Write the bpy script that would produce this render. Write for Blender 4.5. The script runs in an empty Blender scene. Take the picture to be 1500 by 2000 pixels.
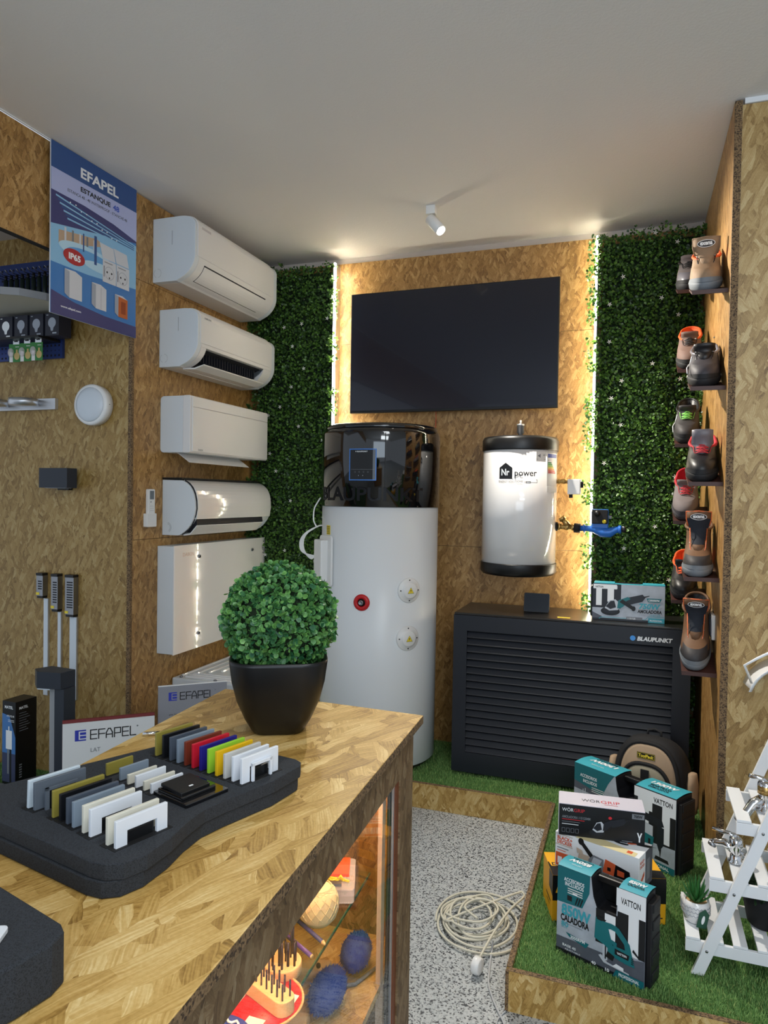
import bpy, math, random
import numpy as np
from mathutils import Vector, Matrix, noise
random.seed(7)
C = bpy.context.scene.collection
R = math.radians
sc = bpy.context.scene
# ---------------------------------------------------------------- camera
yaw, pitch, roll = R(19.45), R(-1.2), 0.016
EYE = Vector((0, 0, 1.55))
_F = Vector((-math.sin(yaw)*math.cos(pitch), math.cos(yaw)*math.cos(pitch), math.sin(pitch)))
_R = Vector((math.cos(yaw), math.sin(yaw), 0)); _U = _R.cross(_F)
_R2 = _R*math.cos(roll) + _U*math.sin(roll); _U2 = _R2.cross(_F)
cam = bpy.data.objects.new('camera', bpy.data.cameras.new('camera')); C.objects.link(cam)
cam.matrix_world = Matrix(((_R2.x, _U2.x, -_F.x, EYE.x), (_R2.y, _U2.y, -_F.y, EYE.y), (_R2.z, _U2.z, -_F.z, EYE.z), (0, 0, 0, 1)))
cam.data.sensor_fit = 'HORIZONTAL'; cam.data.sensor_width = 36; cam.data.lens = 36*1387/1500
cam.data.clip_start = 0.02
sc.camera = cam
# ---------------------------------------------------------------- light
w = bpy.data.worlds.new('world'); sc.world = w; w.use_nodes = True
w.node_tree.nodes['Background'].inputs[0].default_value = (0.80, 0.89, 1.0, 1)
w.node_tree.nodes['Background'].inputs[1].default_value = 0.62
sc.view_settings.view_transform = 'Standard'; sc.view_settings.look = 'None'
sc.view_settings.exposure = 0.10; sc.view_settings.gamma = 1.0
def area(name, loc, target, sx, sy, power, col):
    l = bpy.data.lights.new(name, 'AREA'); l.shape = 'RECTANGLE'; l.size = sx; l.size_y = sy; l.energy = power; l.color = col
    o = bpy.data.objects.new(name, l); C.objects.link(o); o.location = loc
    o.rotation_euler = (Vector(target)-Vector(loc)).to_track_quat('-Z', 'Y').to_euler(); return o
area('ceiling_panel_light', (0.15, 0.85, 2.98), (-0.25, 1.2, 0), 0.6, 1.2, 22, (0.93, 0.97, 1.0))
area('ceiling_panel_light', (0.9, -0.8, 2.95), (0.3, 1.5, 0.6), 1.2, 0.6, 26, (0.90, 0.96, 1.0))
area('shop_window_light', (0.6, -2.6, 1.7), (-0.6, 3.5, 1.5), 2.6, 2.0, 50, (0.72, 0.86, 1.0))
# ---------------------------------------------------------------- helpers
def lin(c):
    return tuple(((x/255)/12.92 if x/255 <= .04045 else ((x/255+.055)/1.055)**2.4) for x in c)
MATS = {}
def mat(name, col, rough=.5, metal=0, emit=None, es=0, coat=0, spec=.5, noise_amt=0, nscale=30, bump=0, bscale=200, trans=0, alpha=1, ior=1.45):
    if name in MATS: return MATS[name]
    m = bpy.data.materials.new(name); m.use_nodes = True; nt = m.node_tree; b = nt.nodes['Principled BSDF']
    c = lin(col)
    b.inputs['Base Color'].default_value = (*c, 1); b.inputs['Roughness'].default_value = rough
    b.inputs['Metallic'].default_value = metal; b.inputs['Coat Weight'].default_value = coat
    b.inputs['Specular IOR Level'].default_value = spec; b.inputs['IOR'].default_value = ior
    if trans: b.inputs['Transmission Weight'].default_value = trans
    if alpha < 1: b.inputs['Alpha'].default_value = alpha
    if emit: b.inputs['Emission Color'].default_value = (*emit, 1); b.inputs['Emission Strength'].default_value = es
    if noise_amt or bump:
        tc = nt.nodes.new('ShaderNodeTexCoord')
        n = nt.nodes.new('ShaderNodeTexNoise'); n.inputs['Scale'].default_value = nscale; n.inputs['Detail'].default_value = 4
        nt.links.new(tc.outputs['Object'], n.inputs['Vector'])
        if noise_amt:
            mx = nt.nodes.new('ShaderNodeMix'); mx.data_type = 'RGBA'
            mx.inputs[6].default_value = (*[max(0, x*(1-noise_amt)) for x in c], 1); mx.inputs[7].default_value = (*[min(1, x*(1+noise_amt)) for x in c], 1)
            nt.links.new(n.outputs['Fac'], mx.inputs[0]); nt.links.new(mx.outputs[2], b.inputs['Base Color'])
        if bump:
            n2 = nt.nodes.new('ShaderNodeTexNoise'); n2.inputs['Scale'].default_value = bscale; n2.inputs['Detail'].default_value = 3
            nt.links.new(tc.outputs['Object'], n2.inputs['Vector'])
            bp = nt.nodes.new('ShaderNodeBump'); bp.inputs['Strength'].default_value = bump; bp.inputs['Distance'].default_value = .002
            nt.links.new(n2.outputs['Fac'], bp.inputs['Height']); nt.links.new(bp.outputs[0], b.inputs['Normal'])
    MATS[name] = m; return m
def osb(name, plane, light=1.0, sat=1.0, scale=1.0, rough=.5, seed=0.0, cells=.42, pale=False, warp=.022):
    """oriented strand board: three overlapping layers of long flat flakes"""
    m = bpy.data.materials.new(name); m.use_nodes = True; nt = m.node_tree; b = nt.nodes['Principled BSDF']
    N = nt.nodes.new; L = nt.links.new
    tc = N('ShaderNodeNewGeometry'); sep = N('ShaderNodeSeparateXYZ'); L(tc.outputs['Position'], sep.inputs[0])
    cb = N('ShaderNodeCombineXYZ')
    a, c = {'x': ('Y', 'Z'), 'y': ('X', 'Z'), 'z': ('X', 'Y')}[plane]
    L(sep.outputs[a], cb.inputs[0]); L(sep.outputs[c], cb.inputs[1])
    nz = N('ShaderNodeTexNoise'); nz.inputs['Scale'].default_value = 11; nz.inputs['Detail'].default_value = 4; L(cb.outputs[0], nz.inputs['Vector'])
    sv = N('ShaderNodeVectorMath'); sv.operation = 'SUBTRACT'; sv.inputs[1].default_value = (.5, .5, .5); L(nz.outputs['Color'], sv.inputs[0])
    sm = N('ShaderNodeVectorMath'); sm.operation = 'SCALE'; sm.inputs['Scale'].default_value = warp; L(sv.outputs[0], sm.inputs[0])
    ad = N('ShaderNodeVectorMath'); L(cb.outputs[0], ad.inputs[0]); L(sm.outputs[0], ad.inputs[1])
    prev = None; edge = None
    for k, (ang, sx, sy) in enumerate(((0.2, 13, 44), (1.35, 16, 58), (2.3, 11, 38), (0.85, 19, 62), (1.75, 14, 50), (1.1, 24, 80), (2.0, 21, 70))):
        mp = N('ShaderNodeMapping'); mp.vector_type = 'POINT'; mp.inputs['Location'].default_value = (3.1*k+seed, 1.7*k, 0)
        rt = N('ShaderNodeVectorRotate'); rt.rotation_type = 'Z_AXIS'; rt.inputs['Angle'].default_value = ang
        L(ad.outputs[0], rt.inputs['Vector']); L(rt.outputs[0], mp.inputs['Vector']); mp.inputs['Scale'].default_value = (sx/scale, sy/scale, 1)
        v = N('ShaderNodeTexVoronoi'); v.voronoi_dimensions = '2D'; v.distance = 'CHEBYCHEV'; v.inputs['Scale'].default_value = 1.0; L(mp.outputs[0], v.inputs['Vector'])
        s2 = N('ShaderNodeSeparateXYZ'); L(v.outputs['Color'], s2.inputs[0])
        g = N('ShaderNodeTexNoise'); g.inputs['Scale'].default_value = 1.0; g.inputs['Detail'].default_value = 3
        mg = N('ShaderNodeMapping'); mg.inputs['Scale'].default_value = (1.2, 9, 1); L(mp.outputs[0], mg.inputs['Vector']); L(mg.outputs[0], g.inputs['Vector'])
        ma = N('ShaderNodeMath'); ma.operation = 'MULTIPLY_ADD'; ma.inputs[1].default_value = .62; L(g.outputs['Fac'], ma.inputs[0])
        mb = N('ShaderNodeMath'); mb.operation = 'MULTIPLY'; mb.inputs[1].default_value = cells; L(s2.outputs[1], mb.inputs[0]); L(mb.outputs[0], ma.inputs[2])
        ed = N('ShaderNodeMath'); ed.operation = 'MULTIPLY_ADD'; ed.inputs[1].default_value = -.16; L(v.outputs['Distance'], ed.inputs[0]); L(ma.outputs[0], ed.inputs[2])
        val = ed.outputs[0]
        if prev is None: prev = val
        else:
            th = N('ShaderNodeMath'); th.operation = 'GREATER_THAN'; th.inputs[1].default_value = .52; L(s2.outputs[0], th.inputs[0])
            mx = N('ShaderNodeMix'); L(th.outputs[0], mx.inputs[0]); L(prev, mx.inputs[2]); L(val, mx.inputs[3]); prev = mx.outputs[0]
    fn = N('ShaderNodeTexNoise'); fn.inputs['Scale'].default_value = 160; fn.inputs['Detail'].default_value = 2; L(cb.outputs[0], fn.inputs['Vector'])
    fa = N('ShaderNodeMath'); fa.operation = 'MULTIPLY_ADD'; fa.inputs[1].default_value = .22; L(fn.outputs['Fac'], fa.inputs[0]); L(prev, fa.inputs[2])
    cr = N('ShaderNodeValToRGB'); L(fa.outputs[0], cr.inputs[0]); e = cr.color_ramp.elements
    pal = [(.14, (66, 44, 24)), (.30, (116, 84, 46)), (.46, (150, 113, 66)), (.62, (170, 132, 82)), (.78, (192, 158, 108)), (.96, (220, 194, 148))]
    if pale: pal = [(.14, (96, 71, 36)), (.30, (146, 113, 62)), (.46, (178, 144, 86)), (.62, (198, 165, 106)), (.78, (216, 189, 134)), (.96, (234, 213, 168))]  # same board; cooler light away from the LEDs painted in as yellower tones
    while len(e) < len(pal): e.new(.5)
    for i, (p, c3) in enumerate(pal):
        l3 = lin(c3); av = sum(l3)/3
        e[i].position = p; e[i].color = (*[min(1, max(0, (av+(x-av)*sat)*light)) for x in l3], 1)
    L(cr.outputs[0], b.inputs['Base Color']); b.inputs['Roughness'].default_value = rough
    bp = N('ShaderNodeBump'); bp.inputs['Strength'].default_value = .25; bp.inputs['Distance'].default_value = .002; L(prev, bp.inputs['Height']); L(bp.outputs[0], b.inputs['Normal'])
    MATS[name] = m; return m
def speckle(name, base, dark, scale, th=.35, rough=.45, mid=None, amt=1.0):
    m = bpy.data.materials.new(name); m.use_nodes = True; nt = m.node_tree; b = nt.nodes['Principled BSDF']; N = nt.nodes.new; L = nt.links.new
    tc = N('ShaderNodeNewGeometry'); v = N('ShaderNodeTexVoronoi'); v.inputs['Scale'].default_value = scale; L(tc.outputs['Position'], v.inputs['Vector'])
    s = N('ShaderNodeSeparateXYZ'); L(v.outputs['Color'], s.inputs[0])
    n = N('ShaderNodeTexNoise'); n.inputs['Scale'].default_value = scale*1.3; L(tc.outputs['Position'], n.inputs['Vector'])
    a = N('ShaderNodeMath'); a.operation = 'MULTIPLY_ADD'; a.inputs[1].default_value = .55; L(n.outputs['Fac'], a.inputs[0])
    q = N('ShaderNodeMath'); q.operation = 'MULTIPLY'; q.inputs[1].default_value = .6; L(s.outputs[0], q.inputs[0]); L(q.outputs[0], a.inputs[2])
    cr = N('ShaderNodeValToRGB'); L(a.outputs[0], cr.inputs[0]); e = cr.color_ramp.elements
    e[0].position = th-.03; e[0].color = (*lin(dark), 1); e[1].position = th+.03; e[1].color = (*lin(mid or base), 1)
    x = e.new(.75); x.color = (*lin(base), 1)
    L(cr.outputs[0], b.inputs['Base Color']); b.inputs['Roughness'].default_value = rough
    MATS[name] = m; return m

def thing(name, label, cat, loc=(0, 0, 0), rz=0, group=None):
    o = bpy.data.objects.new(name, None); C.objects.link(o); o.empty_display_size = .05
    o.location = loc; o.rotation_euler = (0, 0, rz); o['label'] = label; o['category'] = cat
    if group: o['group'] = group
    return o
def tag(o, label, cat, group=None, kind=None):
    o['label'] = label; o['category'] = cat
    if group: o['group'] = group
    if kind: o['kind'] = kind
    return o
def wmat(o):
    m = Matrix.Translation(o.location) @ o.rotation_euler.to_matrix().to_4x4()
    return (wmat(o.parent) @ m) if o.parent else m
def fr(o, u, v, n=None):
    u = Vector(u).normalized(); v = Vector(v).normalized(); n = Vector(n).normalized() if n else u.cross(v).normalized()
    o = Vector(o)
    return Matrix(((u.x, v.x, n.x, o.x), (u.y, v.y, n.y, o.y), (u.z, v.z, n.z, o.z), (0, 0, 0, 1)))
def rzm(loc, a=0, ax='Z'):
    return Matrix.Translation(loc) @ Matrix.Rotation(a, 4, ax)
class MB:
    def __init__(s, T=None): s.V = []; s.F = []; s.I = []; s.S = []; s.m = []; s.T = T or Matrix.Identity(4); s.cur = 0; s.sm = False
    def mt(s, m):
        if isinstance(m, str): m = MATS[m]
        if m not in s.m: s.m.append(m)
        s.cur = s.m.index(m); return s
    def add(s, vs, fs, T=None):
        o = len(s.V); M = s.T @ T if T is not None else s.T
        s.V += [M @ Vector(v) for v in vs]
        for f in fs: s.F.append([i+o for i in f]); s.I.append(s.cur); s.S.append(s.sm)
        return s
    def box(s, c, d, rz=0, T=None):
        x, y, z = [a/2 for a in d]
        vs = [(-x, -y, -z), (x, -y, -z), (x, y, -z), (-x, y, -z), (-x, -y, z), (x, -y, z), (x, y, z), (-x, y, z)]
        M = rzm(c, rz); M = (T @ M) if T is not None else M
        return s.add(vs, [(0, 3, 2, 1), (4, 5, 6, 7), (0, 1, 5, 4), (1, 2, 6, 5), (2, 3, 7, 6), (3, 0, 4, 7)], M)
    def bb(s, x0, x1, y0, y1, z0, z1): return s.box(((x0+x1)/2, (y0+y1)/2, (z0+z1)/2), (x1-x0, y1-y0, z1-z0))
    def prism(s, pts, h, T=None):
        """pts 2-D counter-clockwise in the frame, extruded from 0 to h along its normal"""
        n = len(pts); vs = [(p[0], p[1], 0) for p in pts]+[(p[0], p[1], h) for p in pts]
        return s.add(vs, [tuple(reversed(range(n))), tuple(range(n, 2*n))]+[(i, (i+1) % n, n+(i+1) % n, n+i) for i in range(n)], T)
    def loft(s, rings, caps=(True, True), T=None, closed=True):
        n = len(rings[0]); vs = [v for r in rings for v in r]; fs = []
        for k in range(len(rings)-1):
            for i in range(n if closed else n-1):
                j = (i+1) % n; fs.append((k*n+i, k*n+j, (k+1)*n+j, (k+1)*n+i))
        if caps[0]: fs.append(tuple(reversed(range(n))))
        if caps[1]: fs.append(tuple(range((len(rings)-1)*n, len(rings)*n)))
        return s.add(vs, fs, T)
    def lathe(s, prof, n=32, T=None, caps=(True, True), sq=None):
        rings = []
        for r, z in prof:
            ring = []
            for i in range(n):
                a = 2*math.pi*i/n; k = 1
                if sq: k = (abs(math.cos(a))**sq+abs(math.sin(a))**sq)**(-1/sq)
                ring.append((r*k*math.cos(a), r*k*math.sin(a), z))
            rings.append(ring)
        return s.loft(rings, caps, T)
    def cyl(s, a, b, r, n=16, r2=None):
        a = Vector(a); b = Vector(b); d = b-a
        M = Matrix.Translation(a) @ d.to_track_quat('Z', 'Y').to_matrix().to_4x4()
        return s.lathe([(r, 0), (r if r2 is None else r2, d.length)], n, M)
    def tube(s, pts, r, n=8, closed=False):
        P = [Vector(p) for p in pts]; m = len(P); rings = []; up = None
        for i in range(m):
            t = (P[(i+1) % m]-P[i-1]) if closed else (P[min(i+1, m-1)]-P[max(i-1, 0)])
            if t.length < 1e-9: t = Vector((0, 0, 1))
            t.normalize()
            if up is None:
                up = t.orthogonal().normalized()
            up = (up-t*up.dot(t)).normalized(); sd = t.cross(up); rr = r[i] if isinstance(r, (list, tuple)) else r
            rings.append([P[i]+(up*math.cos(2*math.pi*k/n)+sd*math.sin(2*math.pi*k/n))*rr for k in range(n)])
        if closed: rings.append(rings[0]); return s.loft(rings, (False, False))
        return s.loft(rings)
    def sphere(s, c, r, n=16, T=None, sc3=(1, 1, 1)):
        M = Matrix.Translation(c) @ Matrix.Diagonal((*sc3, 1)); M = (T @ M) if T is not None else M
        return s.lathe([(max(1e-4, r*math.sin(math.pi*k/n)), -r*math.cos(math.pi*k/n)) for k in range(n+1)], n*2, M)
    def build(s, name, parent=None, bevel=0, seg=2, sub=0, local=False, smooth=None):
        me = bpy.data.meshes.new(name); inv = Matrix.Identity(4)
        if parent is not None and not local: inv = wmat(parent).inverted()
        me.from_pydata([tuple(inv @ v) for v in s.V], [], s.F)
        for m in s.m: me.materials.append(m)
        me.polygons.foreach_set('material_index', s.I)
        me.polygons.foreach_set('use_smooth', s.S if smooth is None else [smooth]*len(s.F))
        me.update()
        o = bpy.data.objects.new(name, me); C.objects.link(o)
        if parent is not None: o.parent = parent
        if bevel:
            b = o.modifiers.new('bevel', 'BEVEL'); b.width = bevel; b.segments = seg; b.limit_method = 'ANGLE'; b.angle_limit = R(40); b.harden_normals = False
        if sub:
            d = o.modifiers.new('sub', 'SUBSURF'); d.levels = sub; d.render_levels = sub
        return o
def sm(m):
    b = MB(); b.sm = True; b.mt(m); return b
def fl(m):
    b = MB(); b.mt(m); return b
def smooth(P, n=4):
    P = [Vector(p_) for p_ in P]; out_ = []
    for i in range(len(P)-1):
        p0, p1, p2, p3 = P[max(i-1, 0)], P[i], P[i+1], P[min(i+2, len(P)-1)]
        for k in range(n):
            s_ = k/n; out_.append(.5*((2*p1)+(p2-p0)*s_+(2*p0-5*p1+4*p2-p3)*s_*s_+(3*p1-p0-3*p2+p3)*s_**3))
    out_.append(P[-1]); return out_
def rrect(w, h, r, n=4, cx=0, cy=0):
    pts = []
    for (x, y, a0) in ((w/2-r, h/2-r, 0), (-w/2+r, h/2-r, 90), (-w/2+r, -h/2+r, 180), (w/2-r, -h/2+r, 270)):
        for k in range(n+1):
            a = R(a0+90*k/n); pts.append((cx+x+r*math.cos(a), cy+y+r*math.sin(a)))
    return pts
_gc = {}
def glyph(s, bold=0, shear=0):
    k = (s, bold, shear)
    if k in _gc: return _gc[k]
    c = bpy.data.curves.new('t', 'FONT'); c.body = s; c.offset = bold; c.shear = shear; c.resolution_u = 3
    o = bpy.data.objects.new('t', c); me = bpy.data.meshes.new_from_object(o)
    vs = [(v.co.x, v.co.y) for v in me.vertices]; fs = [tuple(p.vertices) for p in me.polygons]
    bpy.data.objects.remove(o); bpy.data.curves.remove(c); bpy.data.meshes.remove(me)
    x0 = min(v[0] for v in vs); x1 = max(v[0] for v in vs); y0 = min(v[1] for v in vs); y1 = max(v[1] for v in vs)
    _gc[k] = (vs, fs, x0, x1, y0, y1); return _gc[k]
class Art:
    """print on a surface: polygons and lettering in u,v metres, each layer a hair above the last"""
    def __init__(s, T=None, fn=None, h0=.0006, dh=None):
        s.b = MB(); s.f = fn or (lambda u, v, h: T @ Vector((u, v, h))); s.h = h0; s.dh = dh or (.00035 if fn else .00007)
    def poly(s, pts, m, keep=False):
        s.b.mt(m); s.b.add([s.f(p[0], p[1], s.h) for p in pts], [tuple(range(len(pts)))])
        if not keep: s.h += s.dh
        return s
    def rect(s, x0, y0, x1, y1, m, n=1):
        s.b.mt(m)
        for k in range(n):
            a = x0+(x1-x0)*k/n; c = x0+(x1-x0)*(k+1)/n
            s.b.add([s.f(a, y0, s.h), s.f(c, y0, s.h), s.f(c, y1, s.h), s.f(a, y1, s.h)], [(0, 1, 2, 3)])
        s.h += s.dh; return s
    def strip(s, pts, m):
        s.b.mt(m)
        for (a, c) in zip(pts[:-1], pts[1:]): s.b.add([s.f(a[0], a[1], s.h), s.f(c[0], c[1], s.h), s.f(c[0], c[2], s.h), s.f(a[0], a[2], s.h)], [(0, 1, 2, 3)])
        s.h += s.dh; return s
    def ell(s, cx, cy, rx, ry, m, n=24):
        return s.poly([(cx+rx*math.cos(2*math.pi*k/n), cy+ry*math.sin(2*math.pi*k/n)) for k in range(n)], m)
    def line(s, pts, w, m):
        for (a, b) in zip(pts[:-1], pts[1:]):
            d = Vector((b[0]-a[0], b[1]-a[1])); l = d.length
            if l == 0: continue
            d /= l; n = Vector((-d.y, d.x))*w/2; e = d*w/2
            s.poly([(a[0]-n.x-e.x, a[1]-n.y-e.y), (b[0]-n.x+e.x, b[1]-n.y+e.y), (b[0]+n.x+e.x, b[1]+n.y+e.y), (a[0]+n.x-e.x, a[1]+n.y-e.y)], m, True)
        s.h += s.dh; return s
    def text(s, t, x, y, wd, ht, m, bold=.01, shear=0, flip=False, ext=0):
        """lower-left corner x,y; fitted to wd x ht"""
        vs, fs, x0, x1, y0, y1 = glyph(t, bold, shear); s.b.mt(m)
        P = []
        for v in vs:
            a = (v[0]-x0)/(x1-x0)*wd; c = (v[1]-y0)/(y1-y0)*ht
            if flip: a = wd-a; c = ht-c
            P.append((x+a, y+c))
        s.b.add([s.f(p[0], p[1], s.h+ext) for p in P], fs)
        if ext:
            ed = {}
            for f in fs:
                for i in range(len(f)):
                    k = (f[i], f[(i+1) % len(f)]); ed[k] = 1
            for (a, c) in ed:
                if (c, a) not in ed:
                    s.b.add([s.f(*P[a], 0), s.f(*P[c], 0), s.f(*P[c], s.h+ext), s.f(*P[a], s.h+ext)], [(0, 1, 2, 3)])
        s.h += s.dh; return s
    def build(s, name, parent): return s.b.build(name, parent)
def struct(o):
    o['kind'] = 'structure'; return o
def dup(root, loc, rz=None, label=None, group=None):
    r = root.copy(); C.objects.link(r); r.location = loc
    if rz is not None: r.rotation_euler = (0, 0, rz)
    if label: r['label'] = label
    if group: r['group'] = group
    for ch in list(root.children):
        c = ch.copy(); C.objects.link(c); c.parent = r
        for g in ch.children:
            d = g.copy(); C.objects.link(d); d.parent = c
    return r
# ---------------------------------------------------------------- materials
osb('osb_x', 'x', .95, 1.08, 1.05, .42, 0, .34, False, .034); osb('osb_y', 'y', .95, 1.08, 1.05, .42, 4.0, .34, False, .034); osb('osb_z', 'z', 1.12, 1.10, 2.3, .36, 9.0, .36, True, .014); osb('osb_alcove', 'y', .60, 1.12, 1.05, .42, 4.0, .36, True, .034)  # alcove copy of the board: its cooler, dimmer light is put into the colour
osb('osb_front', 'y', .80, 1.0, 1.5, .5, 2.0, .38, True); osb('osb_apron', 'x', .45, .9, 1.0, .6, 5.0); osb('osb_curb', 'y', .80, 1.15, 1.1, .5, 7.0, .42, True)
osb('osb_curb_x', 'x', .80, 1.15, 1.1, .5, 3.0, .42, True)
speckle('osb_edge', (130, 104, 72), (60, 44, 28), 260, .42, .8, (96, 74, 48))
speckle('terrazzo', (182, 186, 186), (62, 64, 68), 190, .40, .35, (156, 161, 163))
speckle('foam', (46, 50, 56), (28, 31, 35), 900, .45, .9)
mat('plaster', (228, 225, 222), .85, bump=.5, bscale=120)
mat('plaster2', (196, 186, 176), .9)
mat('white_plastic', (228, 228, 226), .32, noise_amt=.01)
mat('white_gloss', (232, 230, 228), .12, coat=.6)
mat('white_enamel', (226, 230, 232), .3)
mat('white_paint', (226, 228, 230), .45, bump=.1, bscale=60)
mat('grey_plastic', (150, 152, 155), .45)
mat('black_gloss', (10, 11, 14), .08, coat=1)
mat('black_satin', (14, 15, 17), .38)
mat('black_matte', (18, 18, 20), .75)
mat('black_rubber', (24, 24, 26), .85, bump=.3, bscale=300)
mat('anthracite', (40, 46, 56), .42)
mat('tv_screen', (24, 28, 42), .15, coat=.3)
mat('chrome', (215, 217, 220), .07, metal=1)
mat('alu', (206, 208, 212), .36, metal=.85)
mat('brass', (180, 150, 95), .32, metal=1)
mat('steel', (150, 152, 156), .35, metal=1)
mat('dark', (12, 12, 14), .7)
mat('led', (255, 240, 210), .5, emit=(1.0, .89, .68), es=66)
mat('lamp_face', (255, 250, 240), .5, emit=(1, .96, .9), es=30)
# ---------------------------------------------------------------- the room
struct(fl('terrazzo').bb(-4.6, 4, -3, 4.3, -.1, 0).build('floor'))
struct(fl('plaster').bb(-2.34, 4, -3, 4.3, 3.02, 3.12).build('ceiling'))
struct(fl('plaster2').bb(-4.6, -2.34, .4, 2.86, 2.86, 2.96).build('ceiling'))
b = fl('osb_y'); b.bb(-2.34, .338, 4.07, 4.09, 0, 1.268); b.bb(-2.34, .338, 4.07, 4.09, 1.27, 2.488); b.bb(-2.34, .338, 4.07, 4.09, 2.49, 2.982)
struct(b.build('wall_back'))
struct(fl('plaster2').bb(-2.5, .5, 4.091, 4.2, 0, 3.02).build('wall_back'))
b = fl('osb_x'); b.bb(-2.34, -2.32, 2.872, 4.068, 0, 1.318); b.bb(-2.34, -2.32, 2.872, 4.068, 1.32, 2.598); b.bb(-2.34, -2.32, 2.872, 4.068, 2.60, 3.012)
b.mt('osb_edge').bb(-2.34, -2.32, 2.856, 2.8715, 0, 3.012)
struct(b.build('wall_left'))
struct(fl('plaster2').bb(-2.48, -2.342, 2.9, 4.09, 0, 3.02).build('wall_left'))
b = fl('osb_x'); b.bb(-2.36, -2.34, -3, 2.856, 2.571, 3.015); b.mt('black_matte').bb(-2.362, -2.338, -3, 2.856, 2.566, 2.571)
struct(b.build('wall_left_header'))
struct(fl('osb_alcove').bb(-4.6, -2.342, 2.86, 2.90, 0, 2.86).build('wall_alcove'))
b = fl('osb_x'); b.bb(.313, .338, 2.905, 4.068, 0, 3.015); b.mt('osb_edge').bb(.313, .338, 2.892, 2.9045, 0, 3.015)
struct(b.build('wall_right'))
struct(fl('osb_front').bb(.3385, 4, 2.897, 2.93, 0, 3.0).build('wall_right'))
struct(fl('white_paint').bb(.345, 4, 2.89, 2.93, 3.001, 3.02).build('trim_1'))
b = fl('white_paint'); b.box((-2.33, .9, 3.0165), (.006, 3.9, .005)); struct(b.build('trim_2'))
# raised platform with its boards
b = fl('osb_curb'); b.bb(-.33, 3, 2.13, 2.147, 0, .124); b.mt('osb_edge').bb(-.3385, -.3285, 2.128, 2.14, 0, .1235)
b.mt('osb_edge').bb(-.33, 3, 2.1295, 2.1475, .124, .1255); struct(b.build('trim_3'))
b = fl('osb_curb_x'); b.bb(-.338, -.322, 2.1475, 3.395, 0, .124); b.mt('osb_edge').bb(-.3385, -.3215, 2.1475, 3.395, .124, .1255); struct(b.build('trim_4'))
b = fl('osb_curb'); b.bb(-2.3, -.3385, 3.385, 3.402, 0, .124); b.mt('osb_edge').bb(-2.3, -.3385, 3.3845, 3.4025, .124, .1255); struct(b.build('trim_5'))
b = fl('osb_curb_x'); b.bb(-1.62, -1.60, 1.9, 3.384, 0, .124); struct(b.build('trim_6'))
mat('turf_base', (70, 106, 52), .95, noise_amt=.3, nscale=80)
b = fl('turf_base'); b.bb(-.321, 3, 2.148, 2.888, .0, .108); b.bb(-.321, .312, 2.888, 4.069, 0, .108); b.bb(-2.319, -.3215, 3.403, 4.069, 0, .108); b.bb(-3.6, -1.621, 1.9, 2.858, 0, .108); b.bb(-2.319, -1.621, 2.858, 3.384, 0, .108)
struct(b.build('floor_platform'))
def add_attr(me, cols):
    a = me.color_attributes.new('tint', 'FLOAT_COLOR', 'POINT'); a.data.foreach_set('color', np.asarray(cols, dtype=np.float32).ravel())
def tintmat(name, rough, spec=.3, trans=0.0):
    m = bpy.data.materials.new(name); m.use_nodes = True; nt = m.node_tree; b = nt.nodes['Principled BSDF']
    a = nt.nodes.new('ShaderNodeAttribute'); a.attribute_name = 'tint'; nt.links.new(a.outputs['Color'], b.inputs['Base Color'])
    b.inputs['Roughness'].default_value = rough; b.inputs['Specular IOR Level'].default_value = spec
    if trans:
        t = nt.nodes.new('ShaderNodeBsdfTranslucent'); nt.links.new(a.outputs['Color'], t.inputs[0]); mx = nt.nodes.new('ShaderNodeMixShader'); mx.inputs[0].default_value = trans
        o = nt.nodes['Material Output']; nt.links.new(b.outputs[0], mx.inputs[1]); nt.links.new(t.outputs[0], mx.inputs[2]); nt.links.new(mx.outputs[0], o.inputs[0])
    MATS[name] = m; return m
tintmat('leaf', .38, .5, .25); tintmat('blade', .6, .25, .15)
rs = np.random.RandomState(3)
def mesh_np(name, V, F, m, cols=None, parent=None, smooth=False):
    me = bpy.data.meshes.new(name); V = np.asarray(V, dtype=np.float32); F = np.asarray(F, dtype=np.int32)
    me.vertices.add(len(V)); me.vertices.foreach_set('co', V.ravel())
    k = F.shape[1]; me.loops.add(F.size); me.loops.foreach_set('vertex_index', F.ravel())
    me.polygons.add(len(F)); me.polygons.foreach_set('loop_start', np.arange(len(F), dtype=np.int32)*k); me.polygons.foreach_set('loop_total', np.full(len(F), k, dtype=np.int32))
    me.update(calc_edges=True); me.materials.append(MATS[m] if isinstance(m, str) else m)
    if smooth: me.polygons.foreach_set('use_smooth', [True]*len(F))
    if cols is not None: add_attr(me, cols)
    if parent is not None: me.transform(wmat(parent).inverted())
    o = bpy.data.objects.new(name, me); C.objects.link(o)
    if parent is not None: o.parent = parent
    return o
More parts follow.
